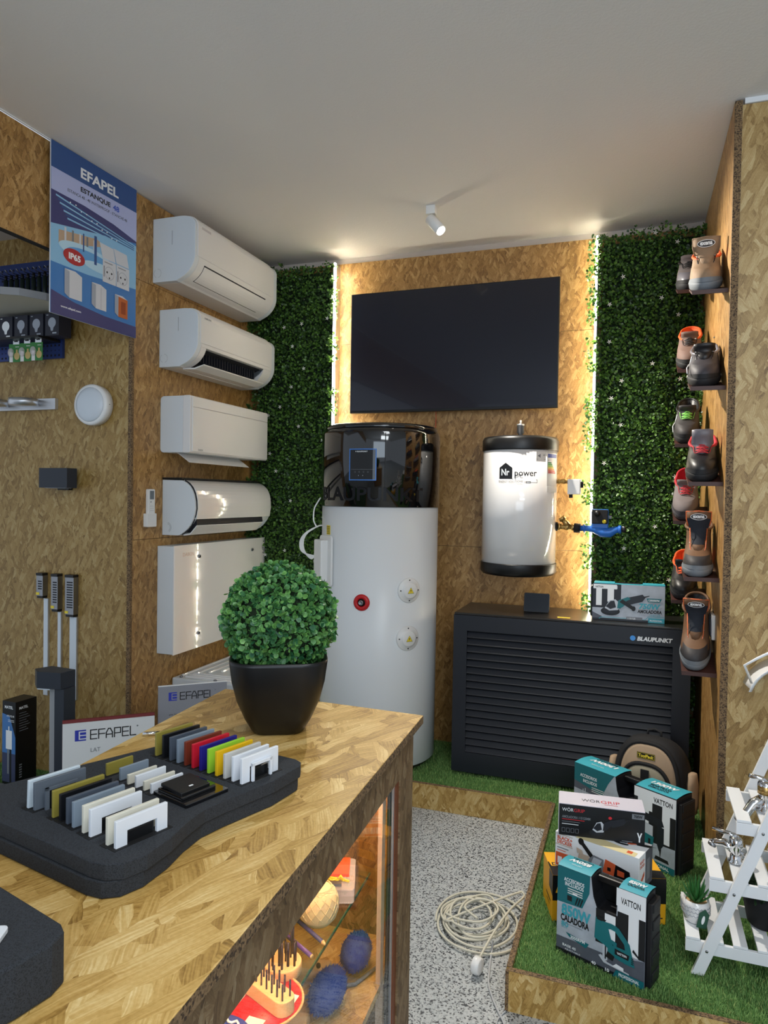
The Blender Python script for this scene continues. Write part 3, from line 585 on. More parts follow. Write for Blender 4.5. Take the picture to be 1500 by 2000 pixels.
# top unit: closed flap
def bezier(p0, p1, p2, n=6):
    return [tuple((1-s)**2*a+2*s*(1-s)*b_+s*s*c_ for a, b_, c_ in zip(p0, p1, p2)) for s in [k/n for k in range(n+1)]]
def wall_unit(label, y0, y1, z0, z1, d, slot, opened):
    t = thing('air_conditioner', label, 'air conditioner', (-2.32, (y0+y1)/2, z0), 0, G)
    fr_ = bezier((d, z0+.115), (d-.012, z0+.035), (d-.10, z0+.006), 10)
    prof = [(0, z0), (0, z1)]+[(d-.085, z1)]+bezier((d-.085, z1), (d-.01, z1-.002), (d, z1-.045), 6)[1:]+fr_[0:]+[(d-.11, z0)]
    prof = list(reversed(prof))
    b = MB().mt('ac_side'); ext(b, prof, y0, y0+.035); ext(b, prof, y1-.035, y1)
    if opened:
        # cavity between the front lip and the rear floor
        a, c = 2, 9
        cut = [(0, z0), (0, z1), (d-.085, z1)]+bezier((d-.085, z1), (d-.01, z1-.002), (d, z1-.045), 6)[1:]+[fr_[0], fr_[1], (d-.035, z0+.10), (d-.10, z0+.12), (d-.16, z0+.07), (d-.15, z0+.0)]
        b.mt('ac_white'); ext(b, list(reversed(cut)), y0+.035, y1-.035)
        o = b.build('body', t, .003)
        for p in o.data.polygons: pass
        f = fl('ac_dark'); ext(f, list(reversed([(d-.150, z0+.012), (d-.155, z0+.07), (d-.10, z0+.1195), (d-.037, z0+.0995), (d-.028, z0+.094), (d-.09, z0+.07), (d-.12, z0+.012)])), y0+.08, y1-.13); f.build('outlet_cavity', t)
        b = fl('ac_white'); ext(b, list(reversed(fr_[1:]+[(d-.15, z0), (d-.15, z0+.01), (d-.11, z0+.02), (d-.03, z0+.07)])), y0+.035, y0+.08); b.build('lower_cheek', t); b = fl('ac_white'); ext(b, list(reversed(fr_[1:]+[(d-.15, z0), (d-.15, z0+.01), (d-.11, z0+.02), (d-.03, z0+.07)])), y1-.13, y1-.035); b.build('lower_cheek', t)
        fp = [(d-.13, z0-.003), (d-.06, z0-.006), (d-.005, z0+.012), (d-.003, z0+.017), (d-.06, z0+.002), (d-.13, z0+.004)]
        b = fl('ac_white'); ext(b, list(reversed(fp)), y0+.06, y1-.13); b.build('air_flap', t, .001)
        v = fl('ac_dark')
        for k in range(22):
            yy = y0+.10+k*(y1-y0-.26)/21; v.box((-2.3195+d-.075, yy, z0+.062), (.05, .004, .05))
        v.build('swing_vanes', t)
    else:
        b.mt('ac_white'); ext(b, prof, y0+.035, y1-.035); b.build('body', t, .003)
        def off(pl, h):
            out = []
            for i, p in enumerate(pl):
                q = pl[min(i+1, len(pl)-1)]; r_ = pl[max(i-1, 0)]; dx, dz = q[0]-r_[0], q[1]-r_[1]; l = math.hypot(dx, dz) or 1
                out.append((p[0]-dz/l*h, p[1]+dx/l*h))
            return out
        seg = fr_[2:9]; A1 = off(seg, .0008); A2 = off(seg, .003)
        lp = lambda a_, c_, q_: (a_[0]+(c_[0]-a_[0])*q_, a_[1]+(c_[1]-a_[1])*q_); gs = [lp(fr_[1], fr_[2], .55)]+fr_[2:9]+[lp(fr_[8], fr_[9], .25)]
        g = fl('ac_dark'); ext(g, off(gs, -.0005)+list(reversed(off(gs, .0014))), y0+.088, y1-.128); g.build('flap_gap', t)
        f = fl('ac_white'); ext(f, off(seg, -.001)+list(reversed(off(seg, .0032))), y0+.09, y1-.13); f.build('air_flap', t)
    fpn = [(d+.004, z0+.118), (d+.004, z1-.05)]+bezier((d+.004, z1-.05), (d-.004, z1+.002), (d-.07, z1+.004), 6)[1:]+[(d-.07, z1-.004), (d-.02, z1-.02), (d-.004, z0+.118)]
    b = fl('ac_white'); ext(b, list(reversed(fpn)), y0+.02, y1-.07); b.build('front_panel', t, .002)
    s = MB(fr((-2.3195+.03, y0, z0+.045), (1, 0, 0), (0, 0, 1), (0, -1, 0))); s.mt('ac_dark')
    for k in range(20):
        if k in (5, 6, 14, 15): continue
        a0, a1 = k*math.pi/10, (k+.8)*math.pi/10
        s.add([(.022*math.cos(a0), .022*math.sin(a0), .0005), (.022*math.cos(a1), .022*math.sin(a1), .0005), (.0212*math.cos(a1), .0212*math.sin(a1), .0005), (.0212*math.cos(a0), .0212*math.sin(a0), .0005)], [(0, 1, 2, 3)])
    s.box((.085, .17, 0), (.0012, .07, .001)); s.build('knockout_mark', t)
    return t
t = wall_unit('topmost white air conditioner, closed flap, touching the ceiling above three others', 3.006, 3.85, 2.612, 2.93, .25, 1, False)
mat('faint_print', (196, 190, 190), .5)
A = Art(fr((-2.0655, 3.006, 2.87), (0, 1, 0), (0, 0, 1), (1, 0, 0))); A.rect(.05, .0, .13, .012, 'faint_print'); A.build('faint_sticker', t)
t = wall_unit('second air conditioner from the top, its air flap hanging open', 3.063, 3.868, 2.197, 2.49, .232, 1, True)
A = Art(fr((-2.0835, 3.063, 2.452), (0, 1, 0), (0, 0, 1), (1, 0, 0)), h0=.001); A.text('SAMSUNG', .05, -.012, .06, .009, 'print_grey', .03); A.build('brand_lettering', t)
# third: boxy unit
t = thing('air_conditioner', 'third air conditioner from the top, boxy white with a flat front panel', 'air conditioner', (-2.32, 3.46, 1.76), 0, G)
y0, y1, z0, z1, d = 3.078, 3.872, 1.762, 2.052, .19
b = fl('ac_side'); b.prism(list(reversed(rrect(.162, z1-z0, .02, 4, .081, (z1+z0)/2))), y1-y0-.004, fr((-2.3195, y0, 0), (1, 0, 0), (0, 0, 1), (0, 1, 0))); b.build('body', t, .002)
b = fl('ac_white'); b.prism([(p[0], p[1]) for p in reversed(rrect(.044, z1-z0+.002, .008, 4, .161, (z1+z0)/2))], y1-y0+.003, fr((-2.3195, y0-.0025, 0), (1, 0, 0), (0, 0, 1), (0, 1, 0))); b.build('front_housing', t, .002)
fl('ac_white').bb(-2.1375, -2.1305, y0+.012, y1-.003, z0+.006, z1-.058).build('front_panel', t, .003)
fl('ac_white').bb(-2.1375, -2.1310, y0+.012, y1-.003, z1-.056, z1-.004).build('upper_strip', t, .002)
b = fl('ac_white'); b.prism([(0, 0), (.004, 0), (.004, .75*(y1-y0)), (0, .75*(y1-y0))], .09, fr((-2.23, y0+.02, z0), (1, 0, 0), (0, 1, 0), (.62, 0, -.42))); b.build('air_flap', t, .001)
A = Art(fr((-2.1305, y0, z0), (0, 1, 0), (0, 0, 1), (1, 0, 0))); A.text('DAIKIN', .06, .012, .042, .009, 'print_grey', .02); A.build('brand_lettering', t)
# fourth: rounded glossy
t = thing('air_conditioner', 'fourth air conditioner down, rounded glossy front beside the white remote control', 'air conditioner', (-2.32, 3.5, 1.33), 0, G)
y0, y1, z0, z1, d = 3.102, 3.905, 1.335, 1.622, .205
sp = [(0, z0), (.10, z0)]+bezier((.10, z0), (.19, z0+.04), (.20, z0+.14), 6)[1:]+bezier((.20, z0+.14), (.20, z1-.03), (.12, z1-.002), 6)[1:]+[(0, z1)]
b = fl('ac_side'); ext(b, sp, y0, y0+.012); ext(b, sp, y1-.012, y1)
sp2 = [(0, z0), (.10, z0), (.12, z0+.04), (.17, z0+.06)]+bezier((.192, z0+.09), (.196, z1-.03), (.115, z1-.006), 6)+[(0, z1-.002)]
b.mt('ac_side'); ext(b, sp2, y0+.012, y1-.012); b.build('body', t, .001)
b = fl('ac_dark'); ext(b, [(.105, z0+.012), (.15, z0+.022), (.192, z0+.058), (.188, z0+.088), (.165, z0+.064), (.12, z0+.045)], y0+.03, y1-.09); b.build('air_outlet', t)
b = fl('ac_dark'); ext(b, [(.11, z0+.002)]+bezier((.11, z0+.002), (.186, z0+.03), (.2035, z0+.14), 6)+bezier((.2035, z0+.14), (.204, z1-.028), (.13, z1), 5)[1:]+[(.12, z1-.01), (.18, z0+.09)], y0+.012, y0+.018); b.build('side_seam', t)
sm_ = MB().mt('white_gloss'); sm_.sm = False
ext(sm_, bezier((.197, z0+.085), (.206, z0+.13), (.2045, z0+.17), 4)+bezier((.2045, z0+.17), (.20, z1-.02), (.12, z1+.001), 8)[1:]+[(.115, z1-.006)], y0+.018, y1-.01); sm_.build('front_panel', t, .002)
b = fl('ac_white'); ext(b, [(.11, z0-.002), (.15, z0+.004), (.192, z0+.05), (.189, z0+.054), (.15, z0+.012), (.11, z0+.006)], y0+.03, y1-.09); b.build('air_flap', t)
b = MB(fr((-2.3195+.03, y0, z0+.04), (1, 0, 0), (0, 0, 1), (0, -1, 0))).mt('ac_dark')
for rr_ in (.02, .026):
    for k in range(7):
        a0, a1 = R(-60+k*20), R(-60+(k+1)*20); b.add([(rr_*math.cos(a0), rr_*math.sin(a0), .0005), (rr_*math.cos(a1), rr_*math.sin(a1), .0005), ((rr_-.001)*math.cos(a1), (rr_-.001)*math.sin(a1), .0005), ((rr_-.001)*math.cos(a0), (rr_-.001)*math.sin(a0), .0005)], [(0, 1, 2, 3)])
b.build('knockout_mark', t)
fl('dark').bb(-2.3195, -2.20, 3.10, 3.90, z1+.004, z1+.012).build('mounting_plate', t)
# fifth: flat cabinet
t = thing('fan_coil_unit', 'flat square white wall cabinet below the four air conditioners', 'fan coil unit', (-2.32, 3.53, .72))
y0, y1, z0, z1, d = 3.064, 4.00, .722, 1.283, .105
fl('ac_side').bb(-2.3195, -2.222, y0, y1, z0, z1-.003).build('body', t, .003)
fl('white_gloss').bb(-2.2215, -2.214, y0-.003, y1+.003, z0-.002, z1).build('front_panel', t, .0015)
b = fl('print_grey');
for yy, zz in ((3.28, 1.215), (3.84, 1.215), (3.28, .80), (3.84, .80)):
    b = sm('steel'); b.cyl((-2.2145, yy, zz), (-2.207, yy, zz), .009, 14); k_ = b.build('panel_screw', t); sm('dark').cyl((-2.2072, yy, zz), (-2.2065, yy, zz), .006, 10).build('screw_head', k_)
A = Art(fr((-2.214, y0, z1), (0, 1, 0), (0, 0, 1), (1, 0, 0))); A.text('DAIKIN', .07, -.06, .10, .02, mat('faint_orange', (214, 190, 176), .4), .02); A.build('brand_lettering', t)
# remote
t = thing('remote_control', 'slim white remote control in its wall holder', 'remote control', (-2.32, 2.99, 1.38))
M = fr((-2.3195, 2.965, 1.395), (0, 1, 0), (0, 0, 1), (1, 0, 0))
MB(M).mt('white_plastic').prism(rrect(.05, .17, .008, 3, .028, .092), .018).build('handset', t, .002)
MB(M).mt('white_plastic').prism(rrect(.075, .068, .005, 3, .022, .02), .024).build('wall_holder', t, .002)
A = Art(M, h0=.0185); mat('lcd', (108, 116, 120), .3); A.rect(.012, .125, .044, .168, 'lcd'); A.ell(.02, .112, .004, .004, 'print_grey', 12)
for k in range(3):
    for j in range(3): A.rect(.014+j*.010, .09-k*.011, .020+j*.010, .0915-k*.011, 'print_grey')
A.build('screen_and_keys', t)
# white ribbed unit low on the wall
t = thing('white_ribbed_cabinet', 'low white cabinet with ribbed top behind the grey sign', 'cabinet', (-2.1, 3.5, .12))
fl('ac_side').bb(-2.315, -1.93, 3.19, 3.80, .112, .568).build('body', t, .008)
b = fl('white_gloss')
for k in range(4): b.tube([(-2.28+k*.05, 3.24+k*.05, .572), (-2.28+k*.05, 3.76, .572), (-1.97, 3.76-k*.0, .572)][:2], .007, 6)
for k in range(3): b.tube([(-2.25, 3.225+k*.035, .572), (-1.97, 3.225+k*.035, .572)], .006, 6)
b.build('top_ribs', t)
for yy, xx in ((3.2, -2.27), (3.2, -2.06)): sm('steel').cyl((xx, yy+.01, .568), (xx, yy+.01, .576), .008, 10).build('screw', t)
# ---------------------------------------------------------------- big blue poster
mat('poster_blue', (52, 84, 140), .35); mat('poster_mid', (64, 124, 190), .35); mat('poster_pale', (176, 184, 224), .4); mat('poster_navy', (66, 66, 116), .4); mat('poster_light', (140, 190, 225), .4); mat('pool', (96, 160, 215), .4); mat('pool2', (180, 215, 235), .4)
mat('pc_white', (206, 208, 214), .4); mat('pc_shade', (160, 166, 178), .4); mat('amber', (190, 98, 45), .4); mat('amber2', (150, 66, 28), .4); mat('badge_red', (176, 46, 50), .4); mat('tan', (186, 160, 134), .5)
t = thing('wall_poster', 'large blue poster headed EFAPEL, showing a pool and switches', 'poster', (-2.30, 2.60, 2.30))
W, Hh = .535, .715; T = fr((-2.316, 2.338, 2.299), (0, 1, .012), (0, 0, 1), (1, 0, 0))
MB(T).mt('pc_white').box((W/2, Hh/2, -.002), (W, Hh, .006)).build('board', t)
A = Art(T, h0=.0014, dh=.00004); P_ = A.poly
A.rect(0, 0, W, Hh, 'poster_mid'); A.rect(0, Hh*.845, W, Hh, 'poster_blue'); 
P_([(0, Hh*.30), (W, Hh*.30), (W, Hh*.62), (0, Hh*.72)], 'poster_light'); P_([(0, Hh*.28), (W, Hh*.33), (W, Hh*.20), (0, Hh*.20)], 'poster_mid')
# hall with beams and pool
P_([(0, .52*Hh), (W, .64*Hh), (W, .72*Hh), (0, .74*Hh)], 'poster_navy')
for k in range(7): P_([(.05*W+k*.02*W, (.70-.018*k)*Hh), (.97*W, (.62-.006*k)*Hh), (.97*W, (.615-.006*k)*Hh), (.05*W+k*.02*W, (.69-.018*k)*Hh)], 'poster_blue' if k % 2 else 'poster_light')
P_([(.08*W, .50*Hh), (.5*W, .545*Hh), (.62*W, .52*Hh), (.08*W, .42*Hh)], 'tan')
for k in range(5): A.rect((.14+k*.08)*W, .45*Hh, (.16+k*.08)*W, .53*Hh, 'print_grey' if k % 2 else 'pc_white')
A.ell(.38*W, .42*Hh, .30*W, .05*Hh, 'pool2'); A.ell(.42*W, .40*Hh, .26*W, .045*Hh, 'pool'); A.ell(.55*W, .37*Hh, .2*W, .03*Hh, 'pool2')
A.rect(.47*W, .38*Hh, .50*W, .56*Hh, 'poster_blue'); A.rect(.34*W, .43*Hh, .355*W, .54*Hh, 'poster_blue')
for k in range(10): A.ell((.2+k*.06)*W, (.69-k*.012+.012*(k % 2))*Hh, .004, .003, 'print_white', 8)
P_([(0, .715*Hh), (0, .845*Hh), (W, .845*Hh), (W, .65*Hh), (.7*W, .69*Hh), (.35*W, .712*Hh)], 'poster_pale')
A.text('EFAPEL', .31*W, .872*Hh, .45*W, .062*Hh, 'print_white', .03); A.text('ESTANQUE', .31*W, .782*Hh, .35*W, .036*Hh, 'print_black', .035); A.text('48', .69*W, .782*Hh, .08*W, .036*Hh, mat('title_blue', (60, 90, 190), .5), .035)
A.text('ESTANCA 48 - 48 WATERPROOF - ETANCHE 48', .17*W, .748*Hh, .70*W, .018*Hh, 'print_black', .002)
A.ell(.245*W, .373*Hh, .118*W, .047*Hh, 'badge_red', 32); A.text('IP65', .185*W, .353*Hh, .13*W, .04*Hh, 'print_white', .04)
for sx in (.57, .74):
    P_([(sx*W, .445*Hh), ((sx+.16)*W, .445*Hh), ((sx+.13)*W, .53*Hh), ((sx-.04)*W, .535*Hh)], 'pc_white'); P_([(sx*W, .297*Hh), ((sx+.165)*W, .297*Hh), ((sx+.165)*W, .44*Hh), (sx*W, .44*Hh)], 'pc_white')
    A.ell((sx+.082)*W, .362*Hh, .058*W, .042*Hh, 'pc_shade', 26); A.ell((sx+.082)*W, .362*Hh, .053*W, .0385*Hh, 'pc_white', 26)
    for ox in (-.028, .028): A.ell((sx+.082+ox)*W, .365*Hh, .005, .005, 'print_black', 10)
    A.ell((sx+.082)*W, .332*Hh, .004, .005, 'print_black', 8); A.rect((sx+.012)*W, .33*Hh, (sx+.022)*W, .40*Hh, 'print_grey'); A.rect((sx+.02)*W, .422*Hh, (sx+.12)*W, .427*Hh, 'print_grey')
def cube(x, y, w_, h_, m1, m2):
    P_([(x, y+.02*Hh), (x+.28*w_, y), (x+.28*w_, y+h_*.95), (x, y+h_)], 'pc_shade'); P_([(x+.28*w_, y), (x+w_, y+.0), (x+w_, y+h_*.9), (x+.28*w_, y+h_*.95)], m1); P_([(x, y+h_), (x+.28*w_, y+h_*.95), (x+w_, y+h_*.9), (x+.6*w_, y+h_*1.02)], m2)
cube(.14*W, .12*Hh, .19*W, .165*Hh, 'pc_white', 'pc_white'); cube(.44*W, .11*Hh, .175*W, .155*Hh, 'pc_white', 'pc_white'); A.rect(.55*W, .115*Hh, .553*W, .25*Hh, 'print_grey'); cube(.72*W, .105*Hh, .165*W, .14*Hh, 'amber', 'pc_white'); A.rect(.80*W, .13*Hh, .86*W, .21*Hh, 'amber2')
P_([(0, 0), (W, 0), (W, .075*Hh), (.6*W, .078*Hh), (.25*W, .10*Hh), (0, .135*Hh)], 'poster_navy'); A.text('www.efapel.com', .10*W, .045*Hh, .22*W, .017*Hh, 'print_white', .02)
A.build('printed_front', t)
# ---------------------------------------------------------------- display counter
t = thing('display_counter', 'large strand board display counter with glazed side and glass shelf', 'counter', (-.75, 1.0, 0))
FR, FL, NR, NL = Vector((-.493, 1.719)), Vector((-1.083, 1.741)), Vector((-.428, .22)), Vector((-.988, .22))
b = fl('osb_z'); b.prism([NL, NR, FR, FL], .021, Matrix.Translation((0, 0, .979))); o = b.build('counter_top', t, .0015)
b = fl('osb_edge'); b.prism([NR+Vector((.0004, 0)), FR+Vector((.0004, 0)), FR-Vector((.004, 0)), NR-Vector((.004, 0))][::-1], .019, Matrix.Translation((0, 0, .98))); b.build('top_edge', t)
ux = Vector((-.0443, .999, 0)); ox = Vector((-.508, 1.685, 0))     # side face of the case, running along the counter
def sp(s, d=0, z=0): # s metres from the far corner towards the viewer, d metres inwards
    return ox-ux*s+Vector((-1, -.044, 0))*d+Vector((0, 0, z))
def slab(b, s0, s1, d0, d1, z0, z1):
    P = [sp(s0, d0), sp(s1, d0), sp(s1, d1), sp(s0, d1)]
    b.add([(p.x, p.y, z0) for p in P]+[(p.x, p.y, z1) for p in P], [(0, 1, 2, 3), (7, 6, 5, 4), (0, 4, 5, 1), (1, 5, 6, 2), (2, 6, 7, 3), (3, 7, 4, 0)]); return b
slab(fl('osb_apron'), .0, 1.42, 0, .02, .893, .979).build('side_apron', t)
slab(fl('osb_apron'), .0, .115, 0, .02, 0, .893).build('corner_post', t)
slab(fl('osb_y'), .0, .018, .02, .53, 0, .979).build('end_panel', t)
slab(fl('osb_x'), .018, 1.42, .52, .54, 0, .979).build('back_panel', t)
slab(fl('osb_y'), 1.42, 1.44, .0, .54, 0, .979).build('end_panel', t)
slab(fl('osb_z'), .018, 1.42, .02, .52, .43, .448).build('bottom_shelf', t)
slab(fl('osb_apron'), .115, 1.42, .0, .02, .0, .12).build('plinth', t)
mat('red_wood', (110, 58, 30), .5, noise_amt=.25, nscale=60)
slab(fl('red_wood'), .115, .142, .004, .018, .30, .893).build('wood_lining', t)
slab(fl('alu'), .142, .152, .006, .016, .318, .893).build('aluminium_trim', t)
slab(fl('black_matte'), .152, .160, .010, .018, .318, .893).build('seal', t)
mat('beige_trim', (206, 176, 150), .5); slab(fl('beige_trim'), .165, .190, .02, .03, .318, .893).build('inner_trim', t)
def glassmat(name, tint, rough=.0):
    m = bpy.data.materials.new(name); m.use_nodes = True; nt = m.node_tree; nt.nodes.clear(); N = nt.nodes.new
    o = N('ShaderNodeOutputMaterial'); g = N('ShaderNodeBsdfGlossy'); g.inputs['Roughness'].default_value = .01; tr = N('ShaderNodeBsdfTransparent'); tr.inputs[0].default_value = (*tint, 1)
    lw = N('ShaderNodeLayerWeight'); lw.inputs[0].default_value = .5; pw = N('ShaderNodeMath'); pw.operation = 'POWER'; pw.inputs[1].default_value = 5; nt.links.new(lw.outputs['Facing'], pw.inputs[0]); f = N('ShaderNodeMath'); f.operation = 'MULTIPLY_ADD'; f.inputs[1].default_value = .55; f.inputs[2].default_value = .035; nt.links.new(pw.outputs[0], f.inputs[0]); mx = N('ShaderNodeMixShader'); nt.links.new(f.outputs[0], mx.inputs[0]); nt.links.new(tr.outputs[0], mx.inputs[1]); nt.links.new(g.outputs[0], mx.inputs[2]); nt.links.new(mx.outputs[0], o.inputs[0])
    MATS[name] = m
glassmat('pane', (.97, .985, .98)); glassmat('shelf_glass', (.90, .96, .93)); mat('glass_edge', (30, 78, 60), .15, spec=.8)
slab(fl('pane'), .160, 1.42, .007, .011, .318, .893).build('glass_pane', t)
slab(fl('shelf_glass'), .20, 1.40, .045, .515, .70, .706).build('glass_shelf', t)
slab(fl('glass_edge'), .20, 1.40, .043, .045, .70, .706).build('shelf_edge', t)
mat('warm_led', (255, 220, 170), .5, emit=(1, .70, .42), es=90)
slab(fl('warm_led'), .05, 1.38, .035, .045, .955, .962).build('light_strip', t)
SZ = .7065
def onshelf(s, d): p = sp(s, d); return Vector((p.x, p.y, SZ))
# things on the glass shelf
mat('clear_box', (235, 225, 228), .08, alpha=.35); mat('orange_card', (240, 84, 40), .4); mat('wood_pale', (222, 184, 132), .5, noise_amt=.08, nscale=90); mat('drill', (60, 52, 66), .35, metal=.6); mat('twine', (206, 190, 152), .8); mat('violet', (84, 56, 140), .4); mat('navy_pencil', (56, 60, 110), .45); mat('kraft', (200, 160, 110), .6)
p = Vector((-.592, 1.400, SZ))
t = thing('fishing_tackle_box', 'clear plastic box with orange insert on the glass shelf', 'box', p)
M = rzm(p, .35); b = MB(M).mt('clear_box'); b.prism(rrect(.085, .13, .008), .030); b.build('box_shell', t, .002)
MB(M).mt('orange_card').box((0, .02, .033), (.06, .07, .006)).build('orange_insert', t)
b = MB(M).mt('warn_yellow')
for k in range(7): b.box((-.02+.007*k, -.035+.004*(k % 3), .034), (.003, .02, .004), k*.7)
b.build('yellow_clips', t); MB(M).mt('steel').box((.0, -.05, .035), (.03, .012, .005)).build('hook', t)
p = Vector((-.575, 1.275, SZ))
t = sm('twine'); t.lathe([(.026, 0), (.036, .012), (.040, .035), (.034, .062), (.022, .070)], 28, Matrix.Translation(p))
for k in range(14):
    a = k*.46; pts = []
    for j in range(22):
        q = j/22*2*math.pi; v = Vector((.0405*math.cos(q), .0405*math.sin(q)*math.cos(.9), .036*math.sin(q)*.95)); v = Matrix.Rotation(a, 3, 'Z') @ v; pts.append(p+Vector((v.x, v.y, .036+v.z)))
    t.tube(pts, .0011, 4, True)
tag(t.build('twine_ball'), 'pale ball of twine on the glass shelf behind the pencils', 'twine')
for nm, a, c, mm, lb in (('pencil', (-.622, 1.262), (-.553, 1.220), 'navy_pencil', 'dark blue carpenter pencil with sharpened tip on the glass shelf'), ('pencil', (-.610, 1.205), (-.552, 1.173), 'violet', 'violet pencil lying beside the round drill bit stand')):
    A_ = Vector((a[0], a[1], SZ+.0045)); B_ = Vector((c[0], c[1], SZ+.0045)); B_ = A_+(B_-A_)*1.25
    t = thing(nm, lb, 'pencil', A_); b = sm(mm); b.cyl(A_, B_, .0042, 6); b.build('barrel', t)
    if mm == 'navy_pencil': d_ = (B_-A_).normalized(); b = sm('wood_pale'); b.cyl(B_, B_+d_*.010, .0042, 8, .0015); b.build('sharpened_wood', t); b = sm('dark'); b.cyl(B_+d_*.010, B_+d_*.013, .0015, 6, .0003); b.build('lead', t)
    else: d_ = (B_-A_).normalized(); b = sm('wood_pale'); b.cyl(B_, B_+d_*.0006, .0040, 8); b.build('wood_end', t)
p = Vector((-.571, 1.115, SZ))
t = thing('drill_bit_set', 'round pale wooden stand full of drill bits', 'drill bits', p, 0, None)
b = sm('wood_pale'); b.lathe([(.033, 0), (.034, .002), (.034, .018), (.033, .020)], 36, Matrix.Translation(p)); b.build('round_stand', t, .001)
for k in range(16):
    a = k*2.4; r_ = .006+.0058*math.sqrt(k); h_ = .035+.018*(k % 4)/3
    q = p+Vector((r_*math.cos(a), r_*math.sin(a), .02)); b = sm('drill'); b.cyl(q, q+Vector((0, 0, h_)), .0016+.0006*(k % 3), 8); b.build('drill_bit', t)
p = Vector((-.560, 1.040, SZ+.0045))
t = thing('drill_bit_set', 'long pale wooden block with rows of drill bits on the red disc', 'drill bits', p)
M = rzm(p, 2.75); b = MB(M).mt('wood_pale'); b.prism(rrect(.115, .036, .016, 5), .024); b.build('long_stand', t, .001)
for k in range(16):
    q = M @ Vector((-.048+.0135*(k//2), -.008+.016*(k % 2), .024)); b = sm('drill'); b.cyl(q, q+Vector((0, 0, .026+.014*(k//2)/8)), .0017, 8); b.build('drill_bit', t)
p = Vector((-.568, 1.035, SZ))
t = thing('sanding_disc', 'red round disc under the long drill bit block', 'disc', p)
M0 = Matrix.Translation(p); b = sm('red_plastic'); b.lathe([(.0001, 0), (.068, 0), (.068, .004), (.0001, .004)], 44, M0); b.build('disc', t)
b = sm('kraft'); b.tube([(p.x+.069*math.cos(k*.14), p.y+.069*math.sin(k*.14), p.z+.0035) for k in range(45)], .0025, 6, True); b.build('gold_rim', t)
A = Art(fr(p+Vector((0, 0, .004)), (1, 0, 0), (0, 1, 0))); A.rect(-.055, -.03, -.03, .0, 'label_paper'); A.rect(.0, -.060, .03, -.04, 'label_paper'); A.rect(.035, .01, .055, .03, 'label_paper'); A.build('white_stickers', t)
p = Vector((-.590, .925, SZ))
t = thing('tape_reel', 'blue disc with orange tag at the near end of the glass shelf', 'reel', p)
mat('reel_blue', (50, 70, 175), .4); mat('tag_orange', (242, 160, 40), .45)
b = sm('reel_blue'); b.lathe([(.012, 0), (.06, 0), (.06, .006), (.012, .006)], 40, Matrix.Translation(p), (False, False)); b.build('disc', t)
MB(rzm(p+Vector((.015, -.01, .009)), .5)).mt('tag_orange').box((0, 0, 0), (.05, .055, .004)).build('orange_tag', t)
b = sm('print_white'); b.tube([p+Vector((-.03+.006*k, .045+.004*math.sin(k*2.), .008)) for k in range(9)], .002, 6); b.build('white_string', t)
# things on the bottom shelf
mat('fuzzy_blue', (44, 76, 160), .95, bump=1, bscale=400); mat('mallet_wood', (196, 160, 112), .55, noise_amt=.1, nscale=40)
def fuzz(name, c, r3, n, label):
    b = sm('fuzzy_blue'); b.sphere(c, 1, 12, sc3=r3)
    for k in range(n):
        a, z = random.random()*6.283, random.uniform(-1, 1); q = math.sqrt(1-z*z); v = Vector((q*math.cos(a)*r3[0], q*math.sin(a)*r3[1], z*r3[2])); s_ = Vector(c)+v*.97; e_ = Vector(c)+v*1.07+Vector((random.uniform(-1, 1), random.uniform(-1, 1), random.uniform(-1, 1)))*.004
        b.add([s_+Vector((.0015, 0, 0)), s_-Vector((.0015, 0, 0)), e_], [(0, 1, 2)])
    o = b.build(name); return tag(o, label, 'duster')
fuzz('blue_duster', (-.590, 1.525, .490), (.034, .05, .038), 900, 'round fluffy blue duster behind the wooden roller')
fuzz('blue_duster', (-.600, 1.385, .488), (.036, .062, .036), 1200, 'long fluffy blue duster in front of the wooden roller')
t = thing('wooden_mallet', 'pale wooden roller lying between the blue dusters', 'roller', (-.72, 1.42, .45))
b = sm('mallet_wood'); b.cyl((-.80, 1.40, .474), (-.625, 1.462, .474), .022, 24); b.build('roller', t, .006); sm('dark').cyl((-.648, 1.442, .492), (-.648, 1.440, .498), .005, 10).build('hole', t)
b = sm('mallet_wood'); b.cyl((-.75, 1.29, .466), (-.61, 1.31, .466), .017, 20); tag(b.build('wooden_dowel', None, .005), 'short pale wooden dowel at the near end of the long blue duster', 'dowel')
o = sm('print_grey').tube([(-.80, 1.33, .453), (-.68, 1.34, .453), (-.64, 1.43, .453), (-.57, 1.47, .453), (-.545, 1.54, .453)], .004, 8).build('thin_cable'); tag(o, 'thin grey cord curving across the bottom shelf of the counter', 'cable')
# ---------------------------------------------------------------- potted topiary
t = thing('potted_topiary', 'round boxwood topiary in a tapered black pot on the counter', 'potted plant', (-.785, 1.495, 1.0))
M = rzm((-.785, 1.495, 1.0), R(27))
b = MB(M).mt('black_satin'); b.sm = True
prof = [(.058, .001), (.064, .005), (.082, .035), (.102, .08), (.114, .125), (.120, .168), (.1205, .176), (.114, .176), (.104, .13), (.09, .09)]
def sqring(r_, z): return [(x, y, z) for x, y in rrect(2*r_*.93, 2*r_*.93, r_*.50, 8)]
b.loft([sqring(*p_) for p_ in prof]); b.build('pot', t)
MB(M).mt('hedge_back').prism(rrect(.19, .19, .06), .01, Matrix.Translation((0, 0, .15))).build('soil', t)
cc = np.array([-.790, 1.505, 1.256]); rr_ = .130
sm('hedge_back').sphere(tuple(cc), .112, 20).build('core', t)
n = 5600; v = rs.normal(size=(n, 3)); v /= np.linalg.norm(v, axis=1, keepdims=True); rad = rr_*(1-.16*rs.uniform(0, 1, n)**1.6)+np.array([noise.noise(tuple(q*4)) for q in v])*.010
